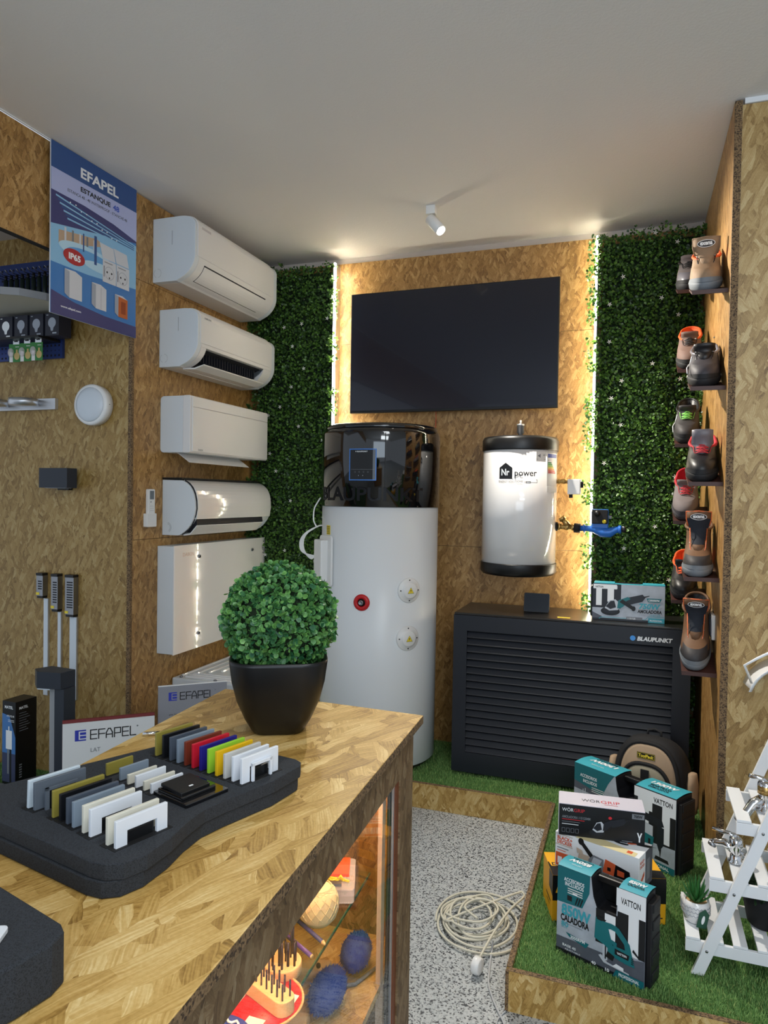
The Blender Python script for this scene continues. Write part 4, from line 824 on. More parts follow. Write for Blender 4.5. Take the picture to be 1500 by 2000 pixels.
tt = rs.uniform(0, 1, (n, 1))**1.2; c = np.array(lin((40, 96, 60)))*(1-tt)+np.array(lin((112, 166, 84)))*tt
leaf_mesh('foliage', cc+v*rad[:, None], v, .0128, c, t, .45, .3, .46)
# ---------------------------------------------------------------- foam sample tray
t = thing('foam_sample_tray', 'dark grey wavy foam tray full of switch plates on the counter', 'foam tray', (-.75, 1.0, 1.0))
out = [(-1.06, .822), (-.884, 1.182), (-.875, 1.198), (-.86, 1.208), (-.642, 1.222), (-.600, 1.215), (-.584, 1.205), (-.578, 1.190), (-.580, 1.170), (-.589, 1.111), (-.605, 1.067), (-.625, 1.011), (-.637, .966), (-.636, .918), (-.629, .871), (-.630, .817), (-.643, .785), (-.664, .772), (-.690, .772), (-.916, .820)]
out = out[::-1]
def wob(p, k):   # the lower layer is shifted a little
    return (p[0]-.006*k, p[1]-.004*k)
b = MB().mt('foam'); b.prism(out, .023, Matrix.Translation((0, 0, 1.0245)))
b.build('upper_foam', t, .0015)
b = MB().mt('foam'); b.prism([wob(p, .7) for p in out], .0232, Matrix.Translation((0, 0, 1.001))); b.build('lower_foam', t, .0015)
U2 = Vector((.30, .954, 0)).normalized(); V2 = Vector((-.954, .30, 0)).normalized()
for (n_, s_) in ((12, (-.634, 1.072)), ):
    pass
FZ = 1.0475
slots = MB().mt('dark')
COL = dict(gold=(150, 138, 62), black=(22, 23, 27), graphite=(78, 86, 98), steelblue=(132, 146, 160), brown=(120, 52, 36), red=(206, 32, 52), blue=(40, 34, 130), lime=(160, 214, 60), yellow=(238, 190, 30), pearl=(206, 204, 198), white=(228, 232, 238), cream=(226, 222, 206), grey=(96, 104, 114), pale=(206, 218, 226))
for k, c3 in COL.items(): mat('plate_'+k, c3, .32)
def plate(name, cname, bl, wd, ht, label, group, hole=True, th=.006, lean=.0, insert=False, cat='switch plate'):
    o_ = Vector((bl[0], bl[1], FZ)); t = thing(name, label, cat, o_, 0, group)
    T = fr(o_-Vector((0, 0, .016)), U2, Vector((0, 0, 1))+V2*-lean, None)  # u across, v up, n towards the viewer's side
    H_ = ht+.016; b = MB(T).mt('plate_'+cname)
    if hole:
        e = .018*wd/.085
        b.prism([(0, 0), (e, 0), (e, H_-e), (wd-e, H_-e), (wd-e, 0), (wd, 0), (wd, H_), (0, H_)], th, Matrix.Translation((0, 0, -th/2)))
    else: b.bb(0, wd, 0, H_, -th/2, th/2)
    b.build('frame' if hole else 'rocker_face', t, .0008)
    if insert:
        b = MB(T).mt('black_satin'); b.box((wd/2, .024, -.012), (wd*.55, .022, .020)); b.box((wd/2, .036, -.014), (wd*.35, .012, .012)); b.build('mechanism', t, .003)
        b = MB(T).mt('print_grey'); b.box((wd*.62, .040, -.012), (.012, .010, .008)); b.build('clip', t)
    q = Vector((bl[0], bl[1], FZ))+U2*wd/2; slots.box((q.x, q.y, FZ+.0002), (wd+.012, th+.010, .0008), math.atan2(U2.y, U2.x))
    return t
row2 = ['gold', 'black', 'graphite', 'steelblue', 'brown', 'red', 'blue', 'lime', 'yellow', 'pearl', 'white']
look = dict(gold='olive gold', black='black', graphite='dark graphite', steelblue='grey blue', brown='rust brown', red='bright red', blue='deep blue', lime='lime green', yellow='yellow', pearl='pearl grey', white='plain white')
for k, cn in enumerate(row2):
    f = k/11; bl = (-.855+(-.634+.855)*f, 1.130+(1.072-1.130)*f)
    plate('switch_plate', cn, bl, .085, .044, look[cn]+' switch plate standing in the far row of the foam tray', 'coloured switch plates in the far row')
t = plate('switch_plate', 'white', (-.634, 1.072), .087, .045, 'white double-framed switch plate nearest the pot end of the far row', 'coloured switch plates in the far row', insert=True)
b = MB(fr(Vector((-.634, 1.072, FZ-.016))-V2*.005, U2, (0, 0, 1))).mt('plate_white'); b.bb(.020, .025, .014, .048, -.001, .003); b.bb(.062, .067, .014, .048, -.001, .003); b.bb(.020, .067, .043, .048, -.001, .003); b.build('inner_frame', t)
row1 = [('pale', (-.899, .867), 'leaning pale glass switch plate at the far left of the near row', .045), ('grey', (-.882, .864), 'slate grey switch plate with a mechanism behind it in the near row', .044), ('gold', (-.836, .855), 'olive gold switch plate in the near row of the foam tray', .042), ('black', (-.818, .851), 'black switch plate in the near row of the foam tray', .041), ('graphite', (-.800, .846), 'dark graphite switch plate in the near row of the foam tray', .040), ('steelblue', (-.783, .840), 'grey blue switch plate in the near row of the foam tray', .039), ('cream', (-.757, .832), 'cream switch plate behind a white one, middle of the near row', .041), ('white', (-.739, .826), 'white open switch frame in the middle of the near row', .041), ('cream', (-.699, .815), 'cream switch frame second from the near corner of the tray', .040), ('white', (-.681, .811), 'white open switch frame at the near corner of the foam tray', .039)]
for k, (cn, bl, lb, h_) in enumerate(row1):
    t = plate('switch_plate', cn, bl, .086, h_, lb, 'switch plates in the near row', insert=(k in (7, 9)), lean=.06 if k == 0 else 0)
    if k == 1:
        b = MB(fr(Vector((bl[0], bl[1], FZ-.016))-V2*.012, U2, (0, 0, 1))).mt('plate_grey'); b.bb(.012, .018, .010, .050, -.002, .002); b.bb(.012, .066, .046, .050, -.002, .002); b.build('inner_frame', t)
        b = MB(fr(Vector((bl[0], bl[1], FZ-.016))-V2*.012, U2, (0, 0, 1))).mt('black_satin'); b.bb(.02, .062, .016, .044, -.004, .004); b.build('mechanism', t, .002)
mid = [('gold', (-.874, 1.017), .053, .022, 'olive gold'), ('steelblue', (-.838, 1.009), .057, .022, 'grey blue'), ('cream', (-.814, 1.0), .058, .017, 'cream (farther)'), ('white', (-.792, .993), .060, .021, 'white (farther)'), ('cream', (-.772, .989), .062, .016, 'cream (nearer)'), ('white', (-.753, .983), .064, .017, 'white (nearer)')]
for cn, bl, wd, h_, nm in mid:
    lb = {'cream (farther)': 'cream half-height rocker next to the grey blue one', 'white (farther)': 'white half-height rocker between two cream ones', 'cream (nearer)': 'cream half-height rocker next to the black square switch, one before last', 'white (nearer)': 'white half-height rocker right beside the black square switch'}.get(nm, nm+' half-height rocker standing in the middle row of the tray')
    plate('rocker_plate', cn, bl, wd, h_, lb, 'half-height rockers in the middle row', hole=False, th=.005, cat='switch rocker')
slots.build('slots', bpy.data.objects['foam_sample_tray'])
t = thing('black_switch', 'glossy black square switch lying flat in the foam tray', 'switch', (-.693, 1.011, FZ))
M = fr((-.693, 1.011, FZ-.004), U2, V2)
b = MB(M).mt('black_gloss'); b.prism(rrect(.088, .088, .003), .010); b.build('frame', t, .001)
b = MB(M @ Matrix.Translation((-.004, .006, .010))).mt('black_gloss'); b.prism(rrect(.070, .066, .003), .005); b.build('inner_frame', t, .001)
b = MB(M @ Matrix.Translation((-.004, .010, .015)) @ Matrix.Rotation(.06, 4, 'X')).mt('black_satin'); b.prism(rrect(.060, .056, .003), .005); b.build('rocker', t, .001)
A = Art(M @ Matrix.Translation((-.004, .010, .0205)) @ Matrix.Rotation(.06, 4, 'X')); A.rect(-.005, -.018, .003, -.014, 'print_white'); A.build('white_mark', t)
# second tray at the lower left
t = thing('foam_sample_tray', 'dark foam block carrying a white plate at the near end of the counter', 'foam tray', (-.68, .58, 1.0))
b = MB().mt('foam'); b.prism([(-.96, .69), (-.88, .42), (-.62, .49), (-.594, .560), (-.586, .600), (-.590, .622), (-.604, .632), (-.74, .668)], .059, Matrix.Translation((0, 0, 1.001))); b.build('foam_block', t, .003)
t = thing('white_cover_plate', 'white square cover plate lying on the near foam block', 'switch plate', (-.66, .575, 1.06))
M = fr((-.668, .545, 1.0602), (.90, .42, 0), (-.42, .90, 0)); b = MB(M).mt('plate_white'); b.prism(rrect(.085, .085, .006), .006); b.build('plate', t, .001)
A = Art(M, h0=.0063); A.rect(.0, -.012, .014, -.010, 'print_grey'); A.build('grey_mark', t)
t = thing('metal_pin', 'small chrome pin lying beside the far left corner of the foam tray', 'pin', (-1.0, 1.31, 1.0))
PA, PB = Vector((-1.038, 1.325, 1.0055)), Vector((-1.008, 1.347, 1.0055)); b = sm('chrome'); b.cyl(PA, PB, .0045, 12); b.build('chrome_pin', t); sm('steel').cyl(PB, PB+(PB-PA)*.3, .003, 10).build('tip', t)
# ---------------------------------------------------------------- sign boards behind the counter
mat('sign_white', (222, 224, 226), .5); mat('sign_grey', (140, 142, 150), .5); mat('sign_red', (120, 46, 48), .6); mat('efa_blue', (50, 62, 172), .5)
def efapel(A, x, y, s):
    A.rect(x, y, x+.075*s, y+.08*s, 'efa_blue'); bg = A.bg
    for k in range(3): A.rect(x+.032*s, y+(.010+.026*k)*s, x+.075*s, y+(.018+.026*k)*s, bg)
    A.rect(x+.026*s, y+.010*s, x+.034*s, y+.070*s, bg)
    lx = x+.105*s; w_, h_, k_ = .042*s, .066*s, .0075*s; y += .007*s
    def L(*p): A.line([(lx+a*w_, y+c*h_) for a, c in p], k_, 'print_black')
    L((0, 0), (1, 0)); L((0, 1), (1, 1)); L((0, .5), (.95, .5)); L((0, 0), (0, 1)); lx += .055*s
    L((0, 0), (0, 1)); L((0, 1), (1, 1)); L((0, .5), (.95, .5)); lx += .052*s
    L((0, 0), (0, .55), (.35, 1), (.65, 1), (1, .55), (1, 0)); L((0, .35), (1, .35)); lx += .056*s
    L((0, 0), (0, 1), (1, 1), (1, .42), (0, .42)); lx += .055*s
    L((0, 0), (1, 0)); L((0, 1), (1, 1)); L((0, .5), (.95, .5)); L((0, 0), (0, 1)); lx += .055*s
    L((0, 1), (0, 0), (.9, 0)); lx += .05*s; A.ell(lx, y+h_, .006*s, .006*s, 'print_grey', 12)
d1 = Vector((.75, .66, 0)).normalized()
T = fr((-2.343, 2.45, .115), d1, (0, 0, 1))
t = thing('sign_board', 'white EFAPEL sign board with dark red board edge showing above', 'sign', (-2.2, 2.58, .11))
MB(T).mt('sign_white').box((.1925, .2085, -.004), (.385, .415, .006)).build('white_board', t)
MB(T).mt('sign_red').box((.1925, .214, -.016), (.387, .428, .012)).build('red_backing', t)
A = Art(T, h0=-.0005); A.bg = 'sign_white'; efapel(A, .050, .335, .61); A.text('LAT', .115, .282, .040, .018, 'print_grey', -.005); A.build('printed_front', t)
T = fr((-2.07, 2.75, .115), Vector((.75, .66, 0)), (0, 0, 1))
t = thing('sign_board', 'grey EFAPEL sign board between the white sign and the pot', 'sign', (-1.95, 2.85, .11))
MB(T).mt('sign_grey').box((.158, .2675, -.006), (.316, .535, .01)).build('board', t)
MB(T).mt('print_white').box((.158, .5365, -.006), (.316, .003, .011)).build('top_edge', t)
A = Art(T, h0=-.0007); A.bg = 'sign_grey'; efapel(A, .047, .465, .50); A.text('pro 1st', .050, .395, .035, .010, 'print_black', .0); A.rect(.055, .33, .20, .365, 'print_white'); A.build('printed_front', t)
# ---------------------------------------------------------------- alcove at the left
mat('matel_box', (14, 15, 18), .4); mat('box_blue', (70, 120, 180), .45); mat('box_dusk', (60, 66, 96), .5)
t = thing('lamp_carton', 'tall black MATEL carton with blue lamp picture', 'box', (-2.76, 2.66, .11))
T = fr((-2.852, 2.60, .112), (1, -.06, 0), (0, 0, 1)); W, Hh = .088, .43
MB(T).mt('matel_box').box((W/2+.0, Hh/2, -.06), (W, Hh, .12)).build('carton', t, .001)
A = Art(T); A.poly([(.0, .10), (W, .10), (W, .26), (W*.55, .36), (0, .37)], 'box_blue'); A.rect(0, .04, W, .18, 'box_dusk'); A.rect(.025, .20, .065, .29, 'print_white'); A.rect(.034, .08, .046, .20, 'print_grey'); A.rect(.050, .03, .062, .20, 'print_black'); A.rect(.042, .29, .048, .31, 'print_white')
A.text('MATEL', .017, .395, .055, .014, 'print_white', .03); A.text('APLIQUE', .03, .355, .05, .010, 'print_white', .01); A.rect(.04, .34, W-.008, .342, 'print_white'); A.rect(.04, .333, W-.008, .335, 'print_white'); A.build('printed_front', t)
A = Art(fr(T @ Vector((W, 0, 0)), (.06, 1, 0), (0, 0, 1))); A.text('MATEL', .02, .39, .05, .013, 'print_white', .03)
for k in range(8): A.rect(.02, .37-k*.012, .06+.01*(k % 3), .3725-k*.012, 'print_grey')
for k in range(6): A.rect(.02, .06+k*.012, .035, .066+k*.012, 'print_grey')
A.build('printed_side', t)
# plank pedestal with small chrome fitting
mat('deck', (84, 88, 92), .7, noise_amt=.15, nscale=30); mat('deck_side', (92, 74, 54), .7, noise_amt=.2)
t = thing('plank_pedestal', 'low pedestal topped with dark ribbed planks beside the carton', 'pedestal', (-2.45, 2.32, 0))
b = fl('deck_side'); b.bb(-2.72, -2.36, 2.16, 2.44, .108, .20); b.build('base', t)
b = fl('deck')
for k in range(6): b = fl('deck'); b.bb(-2.73+k*.063, -2.672+k*.063, 2.15, 2.45, .20, .222); b.build('plank', t, .002)
t = thing('chrome_wall_fitting', 'small chrome ring fitting with a white tag on the pedestal', 'fitting', (-2.66, 2.27, .222))
b = sm('chrome'); b.tube([(-2.655+.016*math.cos(a*.5), 2.27, .243+.018*math.sin(a*.5)) for a in range(13)], .0045, 8, True); b.build('ring', t); MB(fr((-2.68, 2.268, .262), (.8, -.4, -.5), (.5, 0, .8))).mt('print_white').box((.01, .02, 0), (.035, .04, .001)).build('white_tag', t); sm('chrome').cyl((-2.655, 2.275, .222), (-2.655, 2.275, .228), .014, 14).build('base', t)
o = MB(rzm((-2.60, 2.19, .2235), .25)).mt('print_white').box((0, 0, .001), (.13, .07, .001)).build('paper_slip'); tag(o, 'white paper slip on the front of the plank pedestal', 'paper')
o = sm('steel').cyl((-2.73, 2.23, .245), (-2.71, 2.24, .25), .02, 14).build('metal_knob'); 
bpy.data.objects.remove(o)
# round bulkhead lamp
t = thing('bulkhead_light', 'round white bulkhead light on the alcove wall', 'light', (-2.53, 2.86, 1.98))
T = fr((-2.530, 2.8595, 1.981), (1, 0, 0), (0, 0, 1), (0, -1, 0))
b = sm('white_plastic'); b.T = T; b.lathe([(.092, 0), (.100, .004), (.101, .040), (.097, .050), (.086, .052)], 48); b.build('housing', t)
mat('diffuser', (206, 214, 222), .28); b = sm('diffuser'); b.T = T; b.lathe([(.088, .048), (.080, .058), (.060, .066), (.03, .070), (.0001, .071)], 48); b.build('diffuser', t)
sm('dark').cyl(T @ Vector((.0985, 0, .030)), T @ Vector((.1025, 0, .030)), .002, 8).build('screw', t)
# box wall light
t = thing('box_wall_light', 'small dark grey cube wall light below the round white light', 'light', (-2.69, 2.86, 1.62))
fl('anthracite').bb(-2.803, -2.627, 2.765, 2.832, 1.570, 1.668).build('shade', t, .001); fl('black_satin').bb(-2.75, -2.68, 2.832, 2.8595, 1.56, 1.66).build('back_plate', t)
fl('diffuser').bb(-2.78, -2.65, 2.78, 2.82, 1.5685, 1.5702).build('lens', t)
# twin spotlight bar
t = thing('twin_spot_bar', 'grey metal bar with two flat round spots at the left edge', 'light', (-2.95, 2.86, 2.0))
fl('alu').bb(-3.35, -2.775, 2.838, 2.8595, 1.968, 2.024).build('bar', t, .001)
for x in (-3.13, -2.93): b = sm('alu'); b.cyl((x, 2.79, 1.985), (x, 2.79, 2.018), .070, 36); h = b.build('round_head', t); fl('grey_plastic').bb(x+.02, x+.05, 2.79, 2.839, 1.99, 2.01).build('arm', h)
# three perforated drivers with profiles
for k, (x, w_, z0_, lb) in enumerate(((-2.856, .042, 1.018, 'short perforated metal power supply, left of three'), (-2.760, .042, .955, 'narrow tall perforated metal power supply, middle of three'), (-2.665, .054, .935, 'wide tall perforated metal power supply, right of three'))):
    t = thing('power_supply', lb, 'power supply', (x, 2.86, z0_), 0, 'perforated power supplies on the alcove wall')
    fl('steel').bb(x-w_/2, x+w_/2, 2.825, 2.8595, z0_, 1.122).build('casing', t, .001)
    n_ = int((1.105-z0_-.03)/.0125)
    for j in range(n_): pass
    b = fl('ac_dark')
    for j in range(n_): b.bb(x-w_/2+.012, x+w_/2-.006, 2.8242, 2.8252, z0_+.034+j*.0125, z0_+.040+j*.0125)
    b.build('vent_slots', t); fl('black_satin').bb(x-w_/2, x+w_/2, 2.822, 2.8575, 1.122, 1.135).build('terminal_block', t); fl('black_satin').bb(x-w_/2+.003, x+w_/2-.003, 2.828, 2.8595, z0_-.012, z0_).build('lower_terminal', t)
    fl('warn_yellow').bb(x-w_/2, x-w_/2+.02, 2.8238, 2.825, z0_+.005, z0_+.018).build('yellow_label', t)
for x, w_, ztop, zb, lb in ((-2.836, .030, 1.003, .505, 'slim white aluminium profile under the short power supply'), (-2.748, .022, .94, .500, 'narrowest white profile under the middle power supply'), (-2.660, .045, .92, .50, 'wide white profile under the right power supply')):
    t = thing('led_profile', lb, 'profile', (x, 2.86, zb), 0, 'white profiles on the alcove wall'); fl('alu').bb(x-w_/2, x+w_/2, 2.848, 2.8595, zb, ztop).build('channel', t); fl('diffuser').bb(x-w_/2+.004, x+w_/2-.002, 2.846, 2.8482, zb+.002, ztop-.001).build('cover', t)
# outdoor bollard lamp
t = thing('bollard_light', 'dark angular bollard light standing in front of the white profiles', 'lamp', (-2.45, 2.60, .11))
b = fl('anthracite'); b.prism([(-2.55, 2.50), (-2.50, 2.46), (-2.385, 2.48), (-2.375, 2.56), (-2.52, 2.57)], .075, Matrix.Translation((0, 0, .672))); b.build('lamp_head', t, .002)
b = fl('diffuser'); b.prism([(-2.545, 2.50), (-2.50, 2.465), (-2.44, 2.475), (-2.44, 2.56), (-2.52, 2.565)], .006, Matrix.Translation((0, 0, .666))); b.build('diffuser', t)
fl('anthracite').bb(-2.428, -2.375, 2.49, 2.56, .112, .672).build('post', t, .001); fl('grey_plastic').bb(-2.475, -2.4285, 2.51, 2.555, .112, .664).build('inner_post', t)
# pegboard in the alcove with hanging goods
mat('pegboard', (44, 62, 118), .35, metal=.3); mat('tube_green', (52, 96, 82), .3); mat('tube_dark', (24, 40, 38), .35); mat('shelf_cream', (190, 186, 170), .5); mat('carton_dark', (40, 42, 54), .45); mat('blister_green', (54, 122, 58), .45); mat('kraft2', (196, 170, 110), .5)
t = thing('pegboard', 'dark blue perforated pegboard at the left edge', 'pegboard', (-3.0, 2.86, 2.2))
fl('pegboard').bb(-3.75, -2.735, 2.842, 2.858, 2.225, 2.722).build('panel', t)
b = fl('dark')
for i in range(40):
    for j in range(19): b.box((-3.73+i*.025, 2.8416, 2.24+j*.025), (.005 if j % 2 else .009, .0008, .005 if j % 2 else .010))
b.build('holes', t)
t = thing('alcove_shelf', 'cream shelf with grey front trim in front of the pegboard', 'shelf', (-3.0, 2.65, 2.45))
b = fl('shelf_cream'); b.prism([(-3.7, 2.46), (-2.72, 2.46), (-2.655, 2.50), (-2.60, 2.60), (-2.60, 2.841), (-3.7, 2.841)], .010, Matrix.Translation((0, 0, 2.440))); b.build('board', t)
b = fl('grey_plastic'); P_ = [(-3.7, 2.458), (-2.72, 2.458), (-2.653, 2.499), (-2.598, 2.60), (-2.598, 2.841)]
for a_, c_ in zip(P_[:-1], P_[1:]):
    d_ = Vector((c_[0]-a_[0], c_[1]-a_[1], 0)); b.box(((a_[0]+c_[0])/2, (a_[1]+c_[1])/2, 2.455), (d_.length+.004, .004, .034), math.atan2(d_.y, d_.x))
b.build('front_trim', t)
for k in range(11):
    x = -3.09+k*.036; m = 'tube_green' if k == 1 else 'tube_dark'
    t = thing('pen_pack', 'dark green slim blister tube hanging on the pegboard above the shelf' if m == 'tube_dark' else 'brighter green slim blister tube, front-most of the hanging tubes', 'tube', (x, 2.78, 2.55), 0, 'slim tubes hanging on the pegboard')
    y_ = 2.70 if k == 1 else 2.76; b = sm(m); b.cyl((x, y_, 2.475), (x, y_, 2.61), .011, 10); b.build('tube', t)
    b = sm('steel'); b.tube([(x, 2.843, 2.64), (x, y_-.02, 2.635), (x, y_-.04, 2.65)], .002, 6); b.build('hook', t); sm('black_satin').cyl((x, y_, 2.61), (x, y_, 2.632), .007, 8).build('cap', t)
for k in range(4):
    x = -2.99+k*.098; lb = ['grey bulb carton with white bulb picture, left end of the row under the shelf', 'dark bulb carton, second from the left under the shelf', 'dark bulb carton, third from the left under the shelf', 'dark bulb carton at the right end, partly behind the poster'][k]
    t = thing('bulb_carton', lb, 'box', (x, 2.78, 2.31), 0, 'bulb cartons under the shelf'); T = fr((x-.042, 2.735, 2.312), (1, 0, 0), (0, 0, 1))
    MB(T).mt('carton_dark').box((.042, .055, -.04), (.084, .110, .08)).build('carton', t)
    A = Art(T); m = 'print_white' if k == 0 else 'pc_shade'; A.ell(.042, .062, .024, .025, m); A.poly([(.030, .045), (.036, .022), (.048, .022), (.054, .045)], m); A.rect(.045, .008, .07, .015, m); A.rect(.008, .098, .02, .102, m); A.build('bulb_picture', t)
fl('black_satin').bb(-3.7, -2.745, 2.70, 2.841, 2.300, 2.311).build('wire_shelf'); tag(bpy.data.objects['wire_shelf'], 'thin black shelf carrying the bulb cartons', 'shelf')
for k in range(3):
    x = -2.94+k*.075; lb = ['green and cream bulb blister pack, left of three on hooks', 'green and cream bulb blister pack, middle of three on hooks', 'green and cream bulb blister pack, right of three on hooks'][k]
    t = thing('bulb_blister_pack', lb, 'blister pack', (x, 2.76, 2.2), 0, 'bulb blister packs on hooks'); T = fr((x-.032, 2.74-.004*k, 2.195), (1, .1, .0), (0, 0, 1))
    MB(T).mt('blister_green').box((.032, .045, -.001), (.066, .09, .002)).build('card', t); MB(T).mt('print_white').box((.040, .101, -.001), (.035, .026, .002)).build('hang_tab', t); MB(T).mt('dark').box((.040, .103, .0005), (.02, .006, .001)).build('hang_slot', t)
    A = Art(T); A.rect(.002, .0, .022, .05, 'label_paper'); A.ell(.045, .030, .016, .019, 'kraft2'); A.rect(.040, .045, .050, .062, 'kraft2'); A.rect(.036, .074, .058, .077, 'label_paper'); A.build('print', t)
    b = sm('clear_box'); b.T = T; b.sphere((.020, .045, .012), .018, 10, sc3=(.8, 1.3, .8)); b.build('bulb_bubble', t); b = sm('steel'); b.tube([T @ Vector((.04, .105, -.10)), T @ Vector((.04, .105, .02)), T @ Vector((.04, .115, .03))], .0018, 6); b.build('hook', t)
mat('pegboard_pale', (176, 198, 232), .4)
# ---------------------------------------------------------------- safety shoes on the right wall
mat('exena_brown', (104, 74, 50), .65, noise_amt=.1, nscale=60); mat('shoe_char', (48, 46, 48), .6); mat('shoe_tan', (142, 118, 94), .75, noise_amt=.1, nscale=80); mat('shoe_grey', (112, 104, 104), .8); mat('shoe_black', (26, 26, 29), .42); mat('shoe_dkgrey', (56, 54, 60), .6)
mat('sole_grey', (112, 118, 124), .7); mat('sole_black', (26, 27, 30), .7); mat('sole_white', (226, 224, 220), .5); mat('piping_orange', (222, 112, 66), .5); mat('collar_red', (176, 34, 48), .7); mat('collar_orange', (226, 92, 40), .7); mat('lace_red', (176, 48, 58), .7); mat('lace_black', (36, 34, 36), .8); mat('lace_green', (120, 190, 90), .7); mat('shoe_brown2', (110, 88, 80), .75); mat('tongue_dark', (30, 36, 46), .8); mat('tongue_tan', (120, 96, 68), .7); mat('tongue_grey', (104, 102, 110), .4)
def shoe(label, pos, up, toe, sole, lace, collar, height='boot', tongue=None, logo=None, yaw=-.10, tilt=32, s=1.1, midsole=None, piping=None, stripe=None, laced=True, tall_tongue=False, group='safety shoes displayed up the right wall'):
    t = thing('safety_'+('boot' if height == 'boot' else 'shoe'), label, 'boot' if height == 'boot' else 'shoe', pos, 0, group)
    T = Matrix.Translation(pos) @ Matrix.Rotation(yaw, 4, 'Z') @ Matrix.Rotation(R(tilt), 4, 'X') @ Matrix.Scale(s, 4)
    n = 32
    def ring(z, yf, yb, hw, e=2.35, dz=0.0):
        m_, h_ = (yf+yb)/2, (yb-yf)/2; out_ = []
        for k in range(n):
            a = 2*math.pi*k/n; cs, sn = math.cos(a), math.sin(a)
            x = math.copysign(abs(sn)**(2/e), sn)*hw; y = -math.copysign(abs(cs)**(2/e), cs)*h_
            w_ = 1-.13*max(0, y/h_)-.10*math.exp(-((y/h_-.15)/.3)**2)
            out_.append((x*w_, m_+y, z+dz*(y/h_)))
        return out_
    b = sm(sole); b.T = T; b.loft([ring(0, .014, .285, .047), ring(.006, .003, .292, .053), ring(.022, -.002, .294, .056), ring(.030, .0, .292, .054), ring(.032, .004, .288, .050)]); so = b.build('sole', t)
    if midsole: b = sm(midsole); b.T = T; b.loft([ring(.020, .03, .2945, .0572), ring(.030, .03, .293, .0562)], (False, False)); b.build('midsole_band', so)
    bt = height == 'boot'
    S = [(.026, .002, .290, .0515), (.042, .002, .290, .0515), (.054, .008, .289, .050), (.064, .020, .288, .0490), (.071, .040, .287, .0475), (.077, .064, .286, .0465), (.085, .090, .286, .0455), (.096, .112, .285, .0450)]
    if bt: S += [(.110, .130, .284, .044), (.128, .142, .283, .0435), (.146, .150, .284, .045), (.160, .153, .286, .047)]
    else: S += [(.106, .130, .284, .0445)]
    rings = [ring(*q, dz=(.012 if i == len(S)-1 else 0)) for i, q in enumerate(S)]
    top = S[-1]
    rings_in = [ring(top[0]-.004, top[1]+.006, top[2]-.006, top[3]-.006, dz=.012), ring(top[0]-.05, top[1]+.012, top[2]-.01, top[3]-.010)]
    V_ = [v for r_ in rings for v in r_]; fu, ft = [], []
    for k in range(len(rings)-1):
        for i in range(n):
            j = (i+1) % n; f = (k*n+i, k*n+j, (k+1)*n+j, (k+1)*n+i); c_ = sum((Vector(V_[q]) for q in f), Vector())/4
            (ft if c_.y < .078 and c_.z < .073 else fu).append(f)
    for nm, fs_, m_ in (('upper', fu, up), ('toe_cap', ft, toe)):
        b = sm(m_); b.T = T; use = sorted({q for f in fs_ for q in f}); mp = {q: i for i, q in enumerate(use)}
        b.add([V_[q] for q in use], [tuple(mp[q] for q in f) for f in fs_]); o = b.build(nm, t)
        if nm == 'toe_cap' : cap = o
        else: upo = o
    b = sm(collar); b.T = T; b.loft([rings[-1]]+rings_in, (False, True)); b.build('lining', t)
    b = sm(collar if not bt else up); b.T = T; R_ = [Vector(v) for v in rings[-1]]; b.tube(R_, .0055, 8, True); b.build('collar', t)
    b = sm(piping or 'shoe_char'); b.T = T; seam = [Vector(v) for v in ring(.0665, .032, .287, .0462)]
    b.tube([v*1.0 for v in seam[-9:]+seam[:10]], .0012, 5); b.build('toe_seam', t)
    # bumper on the toe
    b = sm(sole); b.T = T; c_ = [ring(.028, -.001, .292, .0535)[k] for k in list(range(-7, 8))]; d_ = [ring(.045, -.0005, .291, .0528)[k] for k in list(range(-7, 8))]
    hh = [(.014*math.cos(k/14*math.pi-math.pi/2)**.6 if 0 < k < 14 else 0) for k in range(15)]
    c2 = [(p_[0]*1.01, p_[1]-.0015, .029+.001) for p_ in c_]; d2 = [(p_[0]*1.005, p_[1]-.001+.0, .031+h_) for p_, h_ in zip(d_, hh)]
    b.loft([c2, d2], (False, False), None, False); b.build('toe_bumper', so)
    # tongue
    z0, y0_ = top[0], top[1]
    lw = .026
    tg = tongue or up
    h_t = .060 if logo else .055 if tall_tongue else .04 if bt else .028
    rows = []
    ys = [(.085, .0795, .018), (.115, .099, .024)]+([(.137, .118, .026), (.150, .140, .027)] if bt else [])+[(y0_-.004, z0+.006, .036), (y0_-.012, z0+h_t*.5, .042 if logo else .034), (y0_-.016, z0+h_t, .043 if logo else .034)]
    pass
    for (y, z, w_) in ys: rows.append([(x_*w_, y-.004+.010*abs(x_)**2, z+.002-(.004 if abs(x_) == 1 else 0)) for x_ in (-1, -.6, 0, .6, 1)])
    back = [[(p_[0], p_[1]+.005, p_[2]) for p_ in r_] for r_ in rows]
    b = sm(tg); b.T = T; loops = [r_+q_[::-1] for r_, q_ in zip(rows, back)]; b.loft(loops); tgo = b.build('tongue', t)
    if piping and logo:
        b = sm(piping); b.T = T; k0 = len(rows)-3; b.tube([rows[k0][0], rows[k0+1][0], rows[-1][0], rows[-1][2], rows[-1][4], rows[k0+1][4], rows[k0][4]], .0022, 6); b.build('piping', tgo)
    if tongue == 'exena_brown':
        b = sm('tongue_dark'); b.T = T
        rr2 = [[(p_[0]*.95, p_[1]-.0012, p_[2]) for p_ in r_] for r_ in rows[1:-1]+[[tuple(Vector(a_).lerp(Vector(c_), .12)) for a_, c_ in zip(rows[-2], rows[-1])]]]; b.loft(rr2, (False, False), None, False); b.build('tongue_mesh', tgo)
